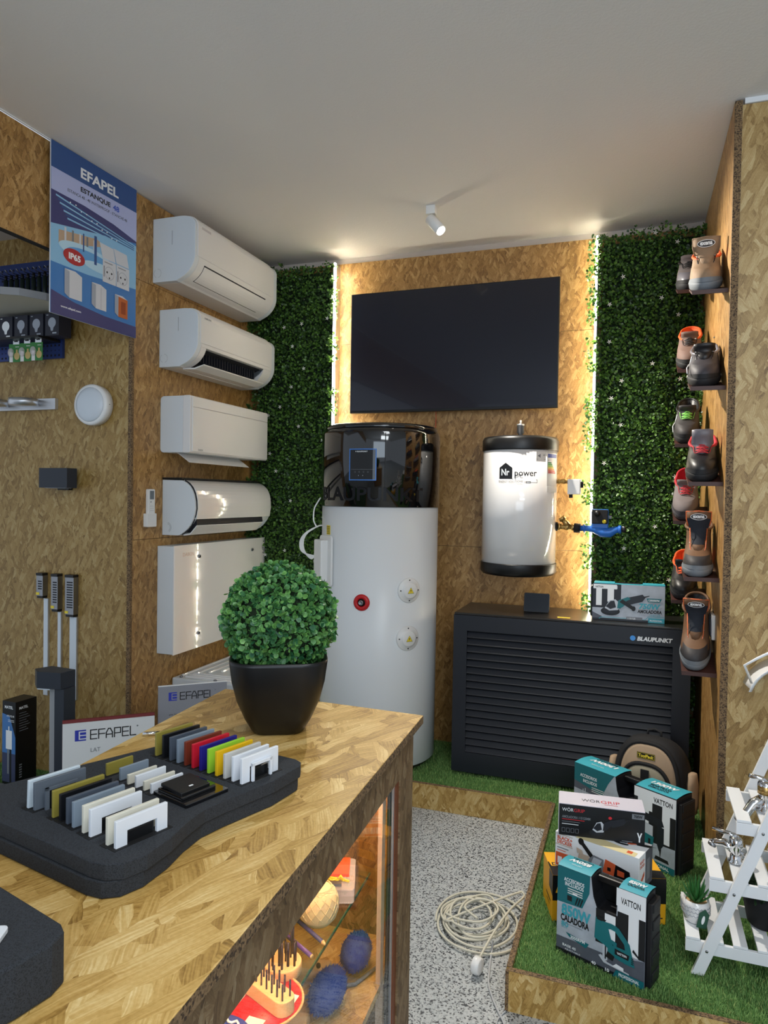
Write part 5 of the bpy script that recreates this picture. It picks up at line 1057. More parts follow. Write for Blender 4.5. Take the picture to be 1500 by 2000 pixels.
    if logo:
        p_ = Vector(rows[-2][2]).lerp(Vector(rows[-1][2]), .15); dv = (Vector(rows[-1][2])-Vector(rows[-2][2])).normalized(); M_ = T @ fr(p_+Vector((0, -.0025, 0)), (1, 0, 0), dv)
        A = Art(M_, h0=.0005); A.ell(0, .004, .028, .0125, 'print_white', 28); A.ell(0, .004, .0262, .0108, 'shoe_char', 28); A.text('exena', -.0195, -.0015, .039, .0110, 'print_white', .04); A.build('logo_patch', tgo)
    if laced:
        def surf(yy):
            for (z1, y1_, *_), (z2, y2_, *_2) in zip(S[3:-1], S[4:]):
                if y1_ <= yy <= y2_: return z1+(z2-z1)*(yy-y1_)/(y2_-y1_)
            return top[0]
        nl = 6 if bt else 4; pts = []
        for k in range(nl):
            yy = .082+(y0_-.086)*k/(nl-1); z_ = surf(yy)+.006
            b = sm(lace); b.T = T; b.tube([(-.020, yy, z_-.003), (-.008, yy-.003, z_+.001), (.008, yy-.003+.004*(k % 2), z_+.001), (.020, yy, z_-.003)], .0019, 6)
            if k < nl-1:
                y2 = .082+(y0_-.086)*(k+1)/(nl-1); z2 = surf(y2)+.006; b.tube([(-.020, yy, z_-.002), (0, (yy+y2)/2-.003, (z_+z2)/2+.002), (.020, y2, z2-.003)], .0019, 6); b.tube([(.020, yy, z_-.002), (0, (yy+y2)/2-.003, (z_+z2)/2+.003), (-.020, y2, z2-.003)], .0019, 6)
            b.build('lace', t)
    else:
        for k in range(4):
            for sd in (-1, 1):
                yy = .098+.018*k; b = sm('steel'); b.T = T; b.sphere((sd*(.026+.001*k), yy+.004, .083+.022*k), .0028, 6); b.build('eyelet', t)
    if bt or True:
        for sd in (-1, 1):
            b = sm(lace if not bt else piping or 'shoe_char'); b.T = T; b.tube([(sd*.019, .078, .074), (sd*.026, .110, .090), (sd*.029, y0_-.006, top[0]-.004)], .0016, 5); b.build('facing_seam', upo)
    if stripe:
        for sd in (-1,):
            b = sm(stripe); b.T = T; b.tube([(sd*.050, .03, .045), (sd*.053, .07, .060), (sd*.048, .09, .068)], .0016, 5); b.tube([(sd*.047, .11, .060), (sd*.042, .125, .082), (sd*.040, .135, .090)], .0018, 5); b.build('side_stripe', upo)
    return t
def ledge(pos, label, yaw=-.10, tilt=32, s=1.1):
    T = Matrix.Translation(pos) @ Matrix.Rotation(R(tilt), 4, 'X')
    t = thing('shoe_ledge', label, 'ledge', pos, 0, 'small ledges holding the shoes')
    b = fl('ledge_brown'); b.T = Matrix.Translation(pos); a = R(tilt)
    x0, x1 = -.045, .3125-pos[0]
    P = [(0, 0), (.16, .16*math.tan(a)), (.16, .16*math.tan(a)-.007), (.0, -.007)]
    b.prism(P, x1-x0, fr((x0, -.006, -.004), (0, 1, 0), (0, 0, 1), (1, 0, 0))); b.build('shelf_plate', t)
    b = fl('ledge_brown'); b.T = Matrix.Translation(pos); b.bb(x0, x1, -.010, -.006, -.012, .004); b.build('lip', t)
mat('ledge_brown', (66, 38, 32), .5)
SH = [((.232, 2.965, 2.352), dict(label='tan and grey safety boot with round badge tongue, topmost on the right wall', up='shoe_tan', toe='shoe_tan', sole='sole_grey', lace='lace_black', collar='collar_orange', tongue='shoe_tan', logo=True, laced=False, piping='shoe_tan', height='low', tilt=20, s=1.15), 'the topmost tan boot'),
      ((.205, 3.50, 2.505), dict(label='grey low safety shoe half hidden behind the topmost tan boot', up='shoe_grey', toe='tongue_grey', sole='sole_black', lace='lace_black', collar='shoe_char', height='low', tilt=20), 'the grey shoe behind the topmost boot'),
      ((.235, 2.97, 1.988), dict(label='black safety shoe with white midsole and elastic front', up='shoe_dkgrey', toe='shoe_dkgrey', sole='sole_black', lace='shoe_black', collar='tongue_grey', height='low', midsole='sole_white', stripe='print_white', tongue='shoe_black', laced=False, tilt=16, s=1.15), 'the black shoe with white midsole'),
      ((.215, 3.52, 2.150), dict(label='brown safety shoe with bright orange collar and dark laces', up='shoe_brown2', toe='shoe_brown2', sole='sole_black', lace='lace_black', collar='collar_orange', height='low', tilt=24), 'the brown shoe with orange collar'),
      ((.236, 2.975, 1.624), dict(label='black leather safety boot with thick red laces and folded grey tongue', up='shoe_black', toe='shoe_black', sole='sole_black', lace='lace_red', collar='collar_red', tongue='tongue_grey', piping=None, height='low', tall_tongue=True, tilt=14, s=1.15), 'the black boot with red laces'),
      ((.210, 3.48, 1.808), dict(label='black safety shoe with thin green laces', up='shoe_char', toe='shoe_char', sole='sole_black', lace='lace_green', collar='shoe_black', height='low', stripe='print_white', tilt=22), 'the black shoe with green laces'),
      ((.232, 3.01, 1.254), dict(label='brown boot with dark toe and orange-edged oval logo tongue, upper of two', up='exena_brown', toe='shoe_char', sole='sole_grey', lace='lace_black', collar='shoe_black', tongue='exena_brown', logo=True, laced=False, piping='piping_orange', tilt=7), 'the upper brown logo boot'),
      ((.208, 3.42, 1.462), dict(label='grey safety shoe with red collar and red laces', up='shoe_grey', toe='shoe_grey', sole='shoe_dkgrey', lace='lace_red', collar='collar_red', height='low', tongue='shoe_grey', tilt=24), 'the grey shoe with red collar'),
      ((.232, 3.015, .884), dict(label='brown boot with dark toe and orange-edged oval logo tongue, lowest on the wall', up='exena_brown', toe='shoe_char', sole='sole_grey', lace='lace_black', collar='shoe_black', tongue='exena_brown', logo=True, laced=False, piping='piping_orange', tilt=20), 'the lowest brown logo boot'),
      ((.208, 3.43, 1.108), dict(label='black safety shoe with orange piping between the two logo boots', up='shoe_black', toe='matel_box', sole='sole_black', lace='collar_orange', collar='collar_orange', height='low', piping='piping_orange', tilt=16), 'the black shoe with orange piping')]
for pos, kw, nm in SH:
    shoe(pos=pos, **kw); ledge(pos, 'dark wooden ledge under '+nm, tilt=kw.get('tilt', 32))
# socket on the right wall
t = thing('wall_socket', 'white double wall socket beside the lowest boot', 'socket', (.3125, 3.2, 1.03)); fl('white_plastic').bb(.300, .3128, 3.10, 3.26, 1.00, 1.10).build('plate', t, .003)
fl('pc_shade').bb(.2985, .300, 3.115, 3.175, 1.015, 1.085).build('rocker', t, .001); fl('pc_shade').bb(.2985, .300, 3.185, 3.245, 1.015, 1.085).build('rocker', t, .001)
# white metal holder on the right-hand panel
t = thing('hose_holder', 'curved white metal hose holder with wire loop on the right panel', 'holder', (.50, 2.80, .95))
arc = [R(a) for a in range(165, 14, -10)]
def ap(a, r_, y): return (.535+r_*math.cos(a), y, .855+r_*.95*math.sin(a))
b = sm('white_paint'); b.loft([[ap(a, .150, 2.745), ap(a, .140, 2.76), ap(a, .136, 2.80), ap(a, .150, 2.885), ap(a, .153, 2.885), ap(a, .140, 2.80), ap(a, .144, 2.76), ap(a, .153, 2.745)] for a in arc]); b.build('curved_trough', t)
b = sm('white_paint'); b.tube([ap(arc[1], .145, 2.80), (.372, 2.74, .985)]+[(.372+.32*k/8, 2.74, .985+.075*math.sin(math.pi*k/8)) for k in range(1, 8)]+[(.692, 2.74, .985), ap(arc[-2], .145, 2.80)], .0045, 10); b.build('wire_loop', t)
fl('white_paint').bb(.50, .57, 2.87, 2.8965, .96, 1.02).build('wall_plate', t, .002)
# ---------------------------------------------------------------- cartons and cases on the platform
mat('teal', (60, 160, 176), .45); mat('teal_dark', (20, 104, 112), .45); mat('print_concrete', (172, 180, 190), .5, noise_amt=.35, nscale=22); mat('concrete_dark', (84, 88, 98), .5, noise_amt=.3, nscale=25); mat('case_black', (22, 23, 27), .5); mat('teal_tool', (24, 110, 116), .4); mat('tool_light', (190, 196, 204), .4)
def sleeve_case(name, label, O, u, W, Hh, D, notch, art, back=None):
    """black plastic tool case in a printed sleeve, handle gap cut out of its top edge"""
    u = Vector((*u, 0)).normalized(); v = Vector((-u.y, u.x, 0)); O = Vector(O)
    t = thing(name, label, 'tool case', O)
    T = fr(O, u, (0, 0, 1), -v)       # u right, v up, n to the viewer
    n0, n1, nd = notch
    out_ = [(0, 0), (W, 0), (W, Hh), (n1, Hh), (n1-.004, Hh-nd*.5), (n1-.006, Hh-nd), (n0+.022, Hh-nd), (n0+.008, Hh-nd*.62), (n0, Hh), (0, Hh)]
    b = MB(T).mt('case_black'); b.prism([(x, z) for x, z in out_], -D+.004, Matrix.Translation((0, 0, 0))); b.build('case_body', t, .004)
    b = MB(T).mt('case_black'); b.bb(W, W+.016, .006, Hh-.018, -D*.92, -D*.08)
    for k in range(5): b.bb(W+.014, W+.019, .02+k*Hh*.19, .02+k*Hh*.19+Hh*.10, -D*.85, -D*.15)
    b.build('ribbed_side', t, .004)
    b = MB(T).mt('black_satin'); b.bb(n0, n1, Hh-nd, Hh-.03, -D*.95, -D*.82); b.bb(n0-.004, n1+.004, Hh-.028, Hh-.006, -D*.78, -D*.48); b.build('carry_handle', t, .005)
    A = Art(T, h0=.0008); A.poly(out_, 'print_concrete'); art(A, W, Hh); A.build('printed_front', t)
    # curved top of the sleeve
    for (a0, a1, nm, fl_) in ((0, n0, 'top_left', True), (n1, W, 'top_right', False)):
        rings = []
        for k in range(9):
            q = k/8; rings.append([(a0, Hh+.006*math.sin(q*math.pi)+.0012, -D*q+.001), (a1, Hh+.006*math.sin(q*math.pi)+.0012, -D*q+.001)])
        b = MB(T).mt('teal'); b.loft(rings, (False, False), None, False); o = b.build('sleeve_top', t)
        fz = lambda uu, vv, h: T @ Vector((a0+uu, Hh+.0018+.006*math.sin(min(1, max(0, vv/D))*math.pi)+h, -vv))
        A2 = Art(fn=fz, h0=.0010); L_ = a1-a0; art.top(A2, L_, D, fl_); A2.build('top_lettering', o)
    return t
def TT(A, x, y, w_, h_, m='print_white'):
    A.rect(x, y+h_*.84, x+w_, y+h_, m); A.rect(x+.12*w_, y, x+.34*w_, y+h_*.84, m); A.rect(x+.60*w_, y+.18*h_, x+.86*w_, y+h_*.84, m)
def art_jig(A, W, H):
    A.poly([(0, H*.58), (W*.30, H*.60), (W*.38, H*.80), (W*.385, H), (0, H)], 'teal_dark'); A.text('ACCESORIOS', .022, H*.845, .068, .012, 'print_white', .02); A.text('INCLUIDOS', .026, H*.795, .062, .012, 'print_white', .02)
    for k in range(3): A.rect(.035, H*.765-k*.007, .085, H*.765-k*.007+.003, 'label_paper')
    A.rect(.052, H*.715, .068, H*.735, 'print_white')
    A.rect(.034, H*.63, .050, H*.69, 'print_black')
    for k in range(3): A.poly([(.060+k*.008, H*.61), (.064+k*.008, H*.61), (.072+k*.008, H*.70), (.067+k*.008, H*.70)], 'print_black')
    A.rect(W*.46, H*.30, W, H*.68, 'print_black'); A.rect(W*.70, H*.66, W, H*.86, 'print_black')
    A.rect(W*.56, H*.38, W*.68, H*.66, 'print_white'); A.rect(W*.82, H*.30, W*.93, H*.76, 'print_white'); A.rect(W*.70, H*.74, W, H*.86, 'print_white'); A.rect(W*.685, H*.80, W, H*1.0, 'print_white')
    A.text('VATTON', W*.735, H*.835, W*.21, .020, 'print_black', .02)
    A.poly([(0, 0), (W, 0), (W, H*.30), (W*.6, H*.20), (0, H*.18)], 'concrete_dark')
    A.text('850W', .016, H*.445, .098, .036, 'teal', .04); A.text('CALADORA', .014, H*.375, .095, .022, 'print_black', .035); A.text('80', .016, H*.31, .024, .017, 'teal', .02); A.rect(.016, H*.298, .036, H*.302, 'teal')
    A.rect(.030, H*.353, .088, H*.358, 'print_grey')
    A.poly([(.032, H*.255), (.110, H*.225), (.100, H*.165), (.045, H*.215)], 'teal_dark'); A.text('3000RPM', .048, H*.205, .048, .010, 'print_white', .02)
    A.text('BASE 45', .022, H*.085, .045, .008, 'print_white', .02); A.text('AJUSTABLE', .030, H*.045, .052, .006, 'print_white', .0)
    # jigsaw picture
    P = lambda l, m: A.poly([(W*a, H*c) for a, c in l], m)
    A.rect(W*.545, H*.14, W*.60, H*.32, 'tool_light'); A.rect(W*.57, H*.15, W*.585, H*.34, 'print_black')
    P([(.45, .34), (.57, .30), (.62, .27), (.66, .32), (.60, .52), (.55, .57), (.46, .58)], 'teal_tool'); P([(.47, .56), (.56, .55), (.58, .585), (.48, .60)], 'print_black')
    P([(.53, .56), (.64, .57), (.70, .56), (.62, .50), (.55, .50)], 'teal_tool'); P([(.62, .57), (.72, .55), (.84, .42), (.87, .30), (.80, .30), (.78, .40), (.68, .50), (.60, .51)], 'teal_tool')
    P([(.62, .40), (.66, .34), (.70, .33), (.70, .38)], 'teal_tool'); P([(.60, .33), (.70, .34), (.86, .34), (.88, .26), (.90, .19), (.80, .19), (.60, .22)], 'teal_tool'); P([(.60, .25), (.58, .18), (.66, .16), (.68, .22)], 'print_black')
    P([(.68, .25), (.83, .24), (.84, .30), (.68, .315)], 'print_black'); A.text('VATTON', W*.705, H*.262, W*.105, H*.026, 'print_white', .03)
    for k in range(4): P([(.86, .22+.02*k), (.885, .215+.02*k), (.885, .225+.02*k), (.86, .23+.02*k)], 'print_black')
    P([(.50, .165), (.56, .105), (.84, .085), (.84, .10), (.60, .125), (.53, .185)], 'tool_light'); P([(.66, .11), (.78, .10), (.78, .135), (.70, .15)], 'print_white'); P([(.87, .36), (.95, .30), (.95, .32), (.88, .39)], 'print_black')
    A.rect(0, 0, W*.7, H*.045, 'print_black'); A.text('40', W*.42, H*.03, .015, .010, 'print_white', .03); A.text('10', W*.58, H*.02, .013, .010, 'print_white', .03)
    A.poly([(W*.66, 0), (W, 0), (W, H*.085), (W*.70, H*.085)], 'teal_dark'); A.text('PROFESSIONAL', W*.73, H*.03, W*.22, .010, 'print_white', .02)
def top_jig(A, L, D, left):
    A.text('850W', L*.18, D*.42, L*.64, D*.26, 'print_white', .04, .1, flip=left); A.text('CALADORA', L*.20, D*(.26 if not left else .70), L*.62, D*.14, 'print_black', .03, 0, flip=left); A.text('VATTON', L*.34, D*(.78 if not left else .22), L*.3, D*.06, 'label_paper', 0, 0, flip=left)
art_jig.top = top_jig
sleeve_case('tool_case', 'jigsaw case in 850W CALADORA sleeve, front-most on the grass', (-.206, 2.310, .112), (.262, -.103), .283, .273, .080, (.112, .200, .092), art_jig)
def art_sds(A, W, H):
    A.poly([(0, H*.64), (W*.28, H*.62), (W*.34, H*.80), (W*.40, H), (0, H)], 'concrete_dark'); A.poly([(0, H*.75), (W*.30, H*.66), (W*.36, H*.86), (W*.42, H), (0, H)], 'teal_dark')
    A.text('ACCESORIOS', .030, H*.83, .085, .014, 'print_white', .02); A.text('INCLUIDOS', .046, H*.76, .070, .014, 'print_white', .02)
    for k in range(3): A.rect(.09, H*.72-k*.008, .15, H*.72-k*.008+.003, 'label_paper')
    A.rect(.045, H*.50, .049, H*.66, 'tool_light'); A.rect(.056, H*.50, .060, H*.68, 'tool_light'); A.rect(.045, H*.46, .065, H*.53, 'print_white'); A.poly([(.085, H*.42), (.10, H*.42), (.108, H*.60), (.08, H*.60)], 'tool_light'); A.rect(.12, H*.40, .165, H*.50, 'print_black'); A.rect(.128, H*.42, .150, H*.48, 'print_grey')
    A.rect(W*.62, H*.18, W, H, 'print_black'); A.rect(W*.655, H*.72, W, H*.99, 'print_white'); A.rect(W*.62, H*.86, W*.66, H*.99, 'print_white'); A.rect(W*.70, H*.30, W*.76, H*.74, 'print_white'); A.rect(W*.79, H*.60, W*.88, H*.84, 'print_black'); A.rect(W*.88, H*.36, W*.95, H*.75, 'print_white'); A.rect(W*.95, H*.36, W, H*.74, 'print_black')
    A.text('VATTON', W*.80, H*.86, W*.17, .020, 'print_black', .02)
    A.poly([(W*.55, 0), (W, 0), (W, H*.34), (W*.55, H*.30)], 'print_concrete')
    P = lambda l, m: A.poly([(W*a, H*c) for a, c in l], m)
    P([(.66, .70), (.88, .66), (.90, .58), (.86, .56), (.68, .60)], 'pump_dark'); P([(.66, .66), (.72, .62), (.73, .30), (.68, .26), (.66, .36)], 'pump_dark'); P([(.72, .56), (.80, .54), (.80, .40), (.72, .42)], 'tool_light'); P([(.71, .42), (.81, .40), (.80, .22), (.75, .16), (.72, .24)], 'teal_tool'); P([(.84, .58), (.90, .56), (.90, .34), (.86, .24), (.83, .36)], 'pump_dark'); P([(.76, .36), (.78, .36), (.78, .26), (.76, .26)], 'print_black'); P([(.86, .28), (.88, .28), (.87, .14)], 'print_black')
    P([(.82, .125), (.95, .12), (.94, .165), (.83, .175)], 'print_black'); A.text('PROFESSIONAL', W*.70, H*.03, W*.25, .012, 'print_white', .02); P([(.60, 0), (1, 0), (1, .09), (.64, .10)], 'teal_dark'); A.text('PROFESSIONAL', W*.70, H*.03, W*.25, .012, 'print_white', .02)
def top_sds(A, L, D, left):
    A.text('1300W', L*.18, D*.44, L*.64, D*.24, 'print_white', .04, .1, flip=left); A.text('MARTILLO', L*.24, D*(.28 if not left else .72), L*.5, D*.11, 'print_black', .03, 0, flip=left); A.text('DEMOLEDOR', L*.24, D*(.14 if not left else .84), L*.5, D*.10, 'print_black', .02, 0, flip=left); A.text('VATTON', L*.34, D*(.80 if not left else .18), L*.3, D*.06, 'label_paper', 0, 0, flip=left)
art_sds.top = top_sds
sleeve_case('tool_case', 'large demolition hammer case in 1300W sleeve behind the small cartons', (-.222, 3.179, .112), (.410, -.269), .475, .298, .118, (.205, .300, .085), art_sds)
# DeWalt-style yellow box
mat('yellow_card', (232, 168, 24), .5)
t = thing('yellow_carton', 'yellow and black carton at the bottom of the stack behind the jigsaw case', 'box', (-.236, 2.458, .112))
T = fr((-.236, 2.458, .112), (.953, .303, 0), (0, 0, 1)); W, Hh, D = .383, .158, .16
MB(T).mt('yellow_card').box((W/2, Hh/2, -D/2), (W, Hh, D)).build('carton', t, .001)
A = Art(T); A.poly([(0, Hh*.45), (W, Hh*.45), (W, Hh), (0, Hh)], 'matel_box'); A.poly([(.01, Hh*.62), (.12, Hh*.62), (.10, Hh*.82), (.02, Hh*.82)], 'yellow_card'); A.rect(.02, .02, .16, .03, 'print_black'); A.rect(W-.03, .02, W-.01, .024, 'print_black'); A.build('printed_front', t)
Tl = fr((-.236, 2.458, .112), (-.303, .953, 0), (0, 0, 1), (-.953, -.303, 0)); A = Art(Tl); A.poly([(0, Hh*.55), (D*.35, Hh*.60), (D*.35, Hh*.98), (0, Hh)], 'matel_box'); A.rect(.03, .05, .10, .056, 'print_black'); A.rect(.04, .035, .09, .038, 'print_black'); A.build('printed_side', t)
Tt = T @ fr((0, Hh, 0), (1, 0, 0), (0, 0, -1)); A = Art(Tt); A.poly([(0, 0), (W, 0), (W, .05), (0, .09)], 'matel_box'); A.poly([(.008, .062), (.090, .062), (.090, .090), (.004, .090)], 'yellow_card'); A.text('DEWALT', .012, .066, .09, .02, 'matel_box', .05); A.build('printed_top', t)
# white grinder carton
t = thing('grinder_carton', 'white BLACK+DECKER grinder carton in the middle of the stack', 'box', (-.237, 2.53, .272))
T = fr((-.2370, 2.530, .2715), (.2755, -.101, 0), (0, 0, 1)); W, Hh, D = .293, .120, .125
MB(T).mt('print_white').box((W/2, Hh/2, -D/2), (W, Hh, D)).build('carton', t, .001)
mat('bd_orange', (214, 92, 50), .5); mat('bd_tan', (196, 178, 160), .5)
def grinder(A, sx, sy, ox, oy, body, acc, lt='tool_light'):
    P = lambda l, m: A.poly([(ox+sx*a, oy+sy*c) for a, c in l], m)
    A.ell(ox+.20*sx, oy+.18*sy, .20*sx, .17*sy, 'print_black', 26); A.ell(ox+.20*sx, oy+.21*sy, .15*sx, .12*sy, body, 22)
    P([(.08, .30), (.18, .20), (.36, .24), (.40, .50), (.30, .66), (.18, .60)], lt); P([(.10, .36), (.20, .26), (.32, .34), (.28, .60), (.20, .58)], body)
    P([(.34, .30), (.44, .34), (.60, .62), (.56, .74), (.36, .60)], acc); P([(.58, .46), (.86, .62), (.92, .78), (.86, .90), (.58, .76), (.50, .66)], body); P([(.36, .62), (.50, .58), (.62, .70), (.56, .78)], acc)
    P([(.88, .76), (1.0, .84), (1.0, .87), (.88, .82)], 'print_black')
A = Art(T, h0=.0008); A.rect(.003, .003, W*.235, Hh*.42, 'bd_orange')
for k in range(3): A.rect(.010+k*.022, Hh*.10, .026+k*.022, Hh*.30, 'print_white')
for (x0_, y0_, x1_, y1_) in ((.006, .64, .22, .66), (.006, .94, .22, .96)): A.rect(W*x0_, Hh*y0_, W*x1_, Hh*y1_, 'bd_tan')
A.text('BLACK+', .008, Hh*.80, .055, .013, 'bd_orange', .03); A.text('DECKER', .008, Hh*.68, .055, .013, 'bd_orange', .03); A.rect(.008, Hh*.55, .05, Hh*.575, 'print_grey'); A.rect(.008, Hh*.48, .04, Hh*.50, 'bd_orange')
A.poly([(W*.26, 0), (W*.60, 0), (W*.42, Hh*.6), (W*.30, Hh*.6)], 'bd_tan')
A.ell(W*.50, Hh*.20, .052, .030, 'print_grey', 26); P = lambda l, m: A.poly([(W*a, Hh*c) for a, c in l], m)
P([(.30, .92), (.34, .98), (.50, .60), (.46, .52)], 'matel_box'); A.ell(W*.325, Hh*.94, .010, .012, 'matel_box'); P([(.42, .30), (.50, .26), (.60, .34), (.60, .64), (.48, .68), (.42, .52)], 'print_grey'); P([(.44, .34), (.52, .30), (.58, .60), (.48, .62)], 'tool_light')
P([(.59, .30), (.72, .28), (.74, .62), (.62, .68)], 'bd_orange'); P([(.72, .28), (.86, .28), (.91, .38), (.90, .54), (.74, .62)], 'matel_box'); P([(.76, .34), (.84, .34), (.84, .48), (.76, .50)], 'bd_orange'); P([(.645, .38), (.685, .38), (.685, .48), (.645, .48)], 'matel_box'); P([(.90, .40), (.98, .36), (.98, .39), (.90, .43)], 'print_grey'); P([(.28, .60), (.36, .56), (.34, .70), (.27, .74)], 'bd_tan'); A.build('printed_front', t)
Tt = T @ fr((0, Hh, 0), (1, 0, 0), (0, 0, -1)); A = Art(Tt); mat('bd_cream', (222, 208, 160), .5); A.poly([(W*.25, 0), (W*.95, 0), (W*.95, .03), (W*.5, .05), (W*.3, .04)], 'bd_cream'); A.rect(W*.84, .012, W*.90, .03, 'bd_orange'); grinder(A, .13, .06, W*.62, .055, 'matel_box', 'bd_orange'); A.build('printed_top', t)
Ts = fr(T @ Vector((W, 0, 0)), (.101, .2755, 0), (0, 0, 1)); A = Art(Ts, h0=.0008); A.rect(.06, 0, .125, Hh, 'concrete_dark'); A.rect(.07, .02, .10, .09, 'print_grey'); A.text('BLACK+', .010, Hh*.78, .04, .010, 'bd_orange', .02); A.text('DECKER', .010, Hh*.66, .04, .010, 'bd_orange', .02); A.poly([(.01, .02), (.05, .045), (.05, .06), (.01, .035)], 'bd_orange'); A.build('printed_side', t)
# Worgrip box
t = thing('grinder_carton', 'black WÖRGRIP grinder carton with pale lid on top of the stack', 'box', (-.224, 2.507, .392))
T = fr((-.224, 2.507, .3925), (.279, .026, 0), (0, 0, 1)); W, Hh, D = .281, .107, .105
MB(T).mt('matel_box').box((W/2, Hh/2, -D/2), (W, Hh, D)).build('carton', t, .001)
mat('lid_pale', (206, 202, 214), .4); mat('worgrip_red', (206, 40, 50), .5)
b = MB(T).mt('lid_pale'); b.box((W/2, Hh+.001, -D/2), (W, .002, D)); b.box((-.001, Hh/2, -D/2), (.002, Hh, D)); b.build('pale_lid', t)
A = Art(T, h0=.0008); A.rect(.0, .0, W, Hh, 'matel_box'); A.text('WÖR', .010, Hh*.78, .038, .014, 'print_white', .0); A.text('GRIP', .049, Hh*.78, .036, .0115, 'worgrip_red', .0); A.text('AMOLADORA 115/125MM', .010, Hh*.56, .094, .009, 'print_grey', .02); A.rect(.010, Hh*.51, .085, Hh*.53, 'worgrip_red'); A.rect(.010, Hh*.44, .07, Hh*.455, 'print_grey'); A.rect(.010, Hh*.36, .065, Hh*.38, 'print_white')
for k in range(4): A.rect(.010+k*.015, Hh*.10, .021+k*.015, Hh*.24, 'print_grey'); A.rect(.011+k*.015, Hh*.11, .020+k*.015, Hh*.23, 'matel_box')
A.rect(W*.85, Hh*.78, W*.99, Hh*.94, 'print_grey'); A.text('700W', W*.87, Hh*.81, W*.10, .011, 'print_black', .04); grinder(A, .13, .085, W*.36, .005, 'pump_dark', 'pump_dark'); A.ell(W*.60, Hh*.72, .006, .005, 'worgrip_red', 12)
A.rect(W*.915, Hh*.08, W*.96, Hh*.30, 'matel_box'); A.poly([(W*.91, Hh*.36), (W*.925, Hh*.36), (W*.94, Hh*.24), (W*.955, Hh*.36), (W*.97, Hh*.36), (W*.948, Hh*.18), (W*.948, Hh*.06), (W*.932, Hh*.06), (W*.932, Hh*.18)], 'print_white'); A.rect(W*.74, Hh*.04, W*.86, Hh*.06, 'print_grey'); A.build('printed_front', t)
Tt = T @ fr((0, Hh+.002, 0), (1, 0, 0), (0, 0, -1)); A = Art(Tt); A.text('WÖR', .075, .035, .062, .026, 'matel_box', -.005); A.text('GRIP', .140, .035, .062, .022, 'worgrip_red', -.005); A.rect(.15, .024, .195, .026, 'worgrip_red'); A.build('printed_lid', t)
# grinder box on the heat pump
t = thing('grinder_case', 'grey VATTON 750W AMOLADORA sleeve box standing on the heat pump', 'tool case', (-.02, 3.72, .957))
T = fr((-.189, 3.68, .9585), (1, .012, 0), (0, 0, 1)); W, Hh, D = .336, .180, .085
b = MB(T).mt('case_black'); b.box((W/2, Hh/2, -D/2), (W-.006, Hh-.004, D)); b.box((-.004, Hh/2, -D/2), (.010, Hh-.03, D*.8)); b.build('case_body', t, .004)
A = Art(T, h0=.0012); A.rect(0, 0, W, Hh, 'print_concrete'); A.rect(0, Hh*.34, W*.40, Hh, 'pump_dark'); TT(A, .003, Hh*.40, W*.34, Hh*.56, 'print_concrete'); A.rect(.003, Hh*.86, W*.34, Hh*.985, 'print_white'); A.rect(W*.05, Hh*.40, W*.13, Hh*.9, 'print_white'); A.rect(W*.21, Hh*.52, W*.30, Hh*.9, 'print_white'); A.text('VATTON', .012, Hh*.885, .038, .010, 'print_black', .02)
A.rect(0, 0, W, Hh*.06, 'pump_dark'); A.poly([(0, Hh*.05), (W*.1, Hh*.05), (W*.14, Hh*.10), (0, Hh*.22)], 'concrete_dark'); A.line([(W*.10, Hh*.04), (W*.13, Hh*.085), (W*.74, Hh*.075), (W*.78, Hh*.16), (W, Hh*.16)], .0025, 'teal'); A.rect(W*.78, .0, W, Hh*.13, 'teal'); A.text('PROFESSIONAL', W*.80, Hh*.035, W*.17, .009, 'print_white', .01); A.rect(W*.48, Hh*.05, W*.70, Hh*.13, 'print_grey'); A.text('115/125', W*.50, Hh*.065, .035, .008, 'print_white', .02)
grinder(A, .225, .125, W*.12, Hh*.13, 'pump_dark', 'teal_tool'); P = lambda l, m: A.poly([(W*a, Hh*c) for a, c in l], m); P([(.38, .52), (.56, .32), (.60, .38), (.42, .60)], 'case_black'); A.ell(W*.575, Hh*.36, .010, .012, 'print_black')
P([(.75, .66), (.96, .66), (.93, .56), (.77, .56)], 'teal_dark'); A.text('12000RPM', W*.775, Hh*.58, W*.15, .010, 'print_white', .02); A.text('750W', W*.65, Hh*.36, W*.29, .028, 'teal', .04, .15); A.text('AMOLADORA', W*.63, Hh*.25, W*.33, .017, 'print_black', .04, .1); A.text('115/125', W*.80, Hh*.18, W*.14, .010, 'teal', .01); A.build('printed_front', t)
b = MB(T).mt('teal'); b.bb(.006, W*.31, Hh, Hh+.004, -D, .001); b.bb(W*.70, W, Hh, Hh+.004, -D, .001); b.bb(W*.31, W*.70, Hh-.003, Hh+.0005, -D*.6, .001); b.build('sleeve_top', t)
b = MB(T).mt('case_black'); b.bb(W*.34, W*.67, Hh-.002, Hh+.003, -D*.9, -D*.5); b.build('carry_handle', t, .002)
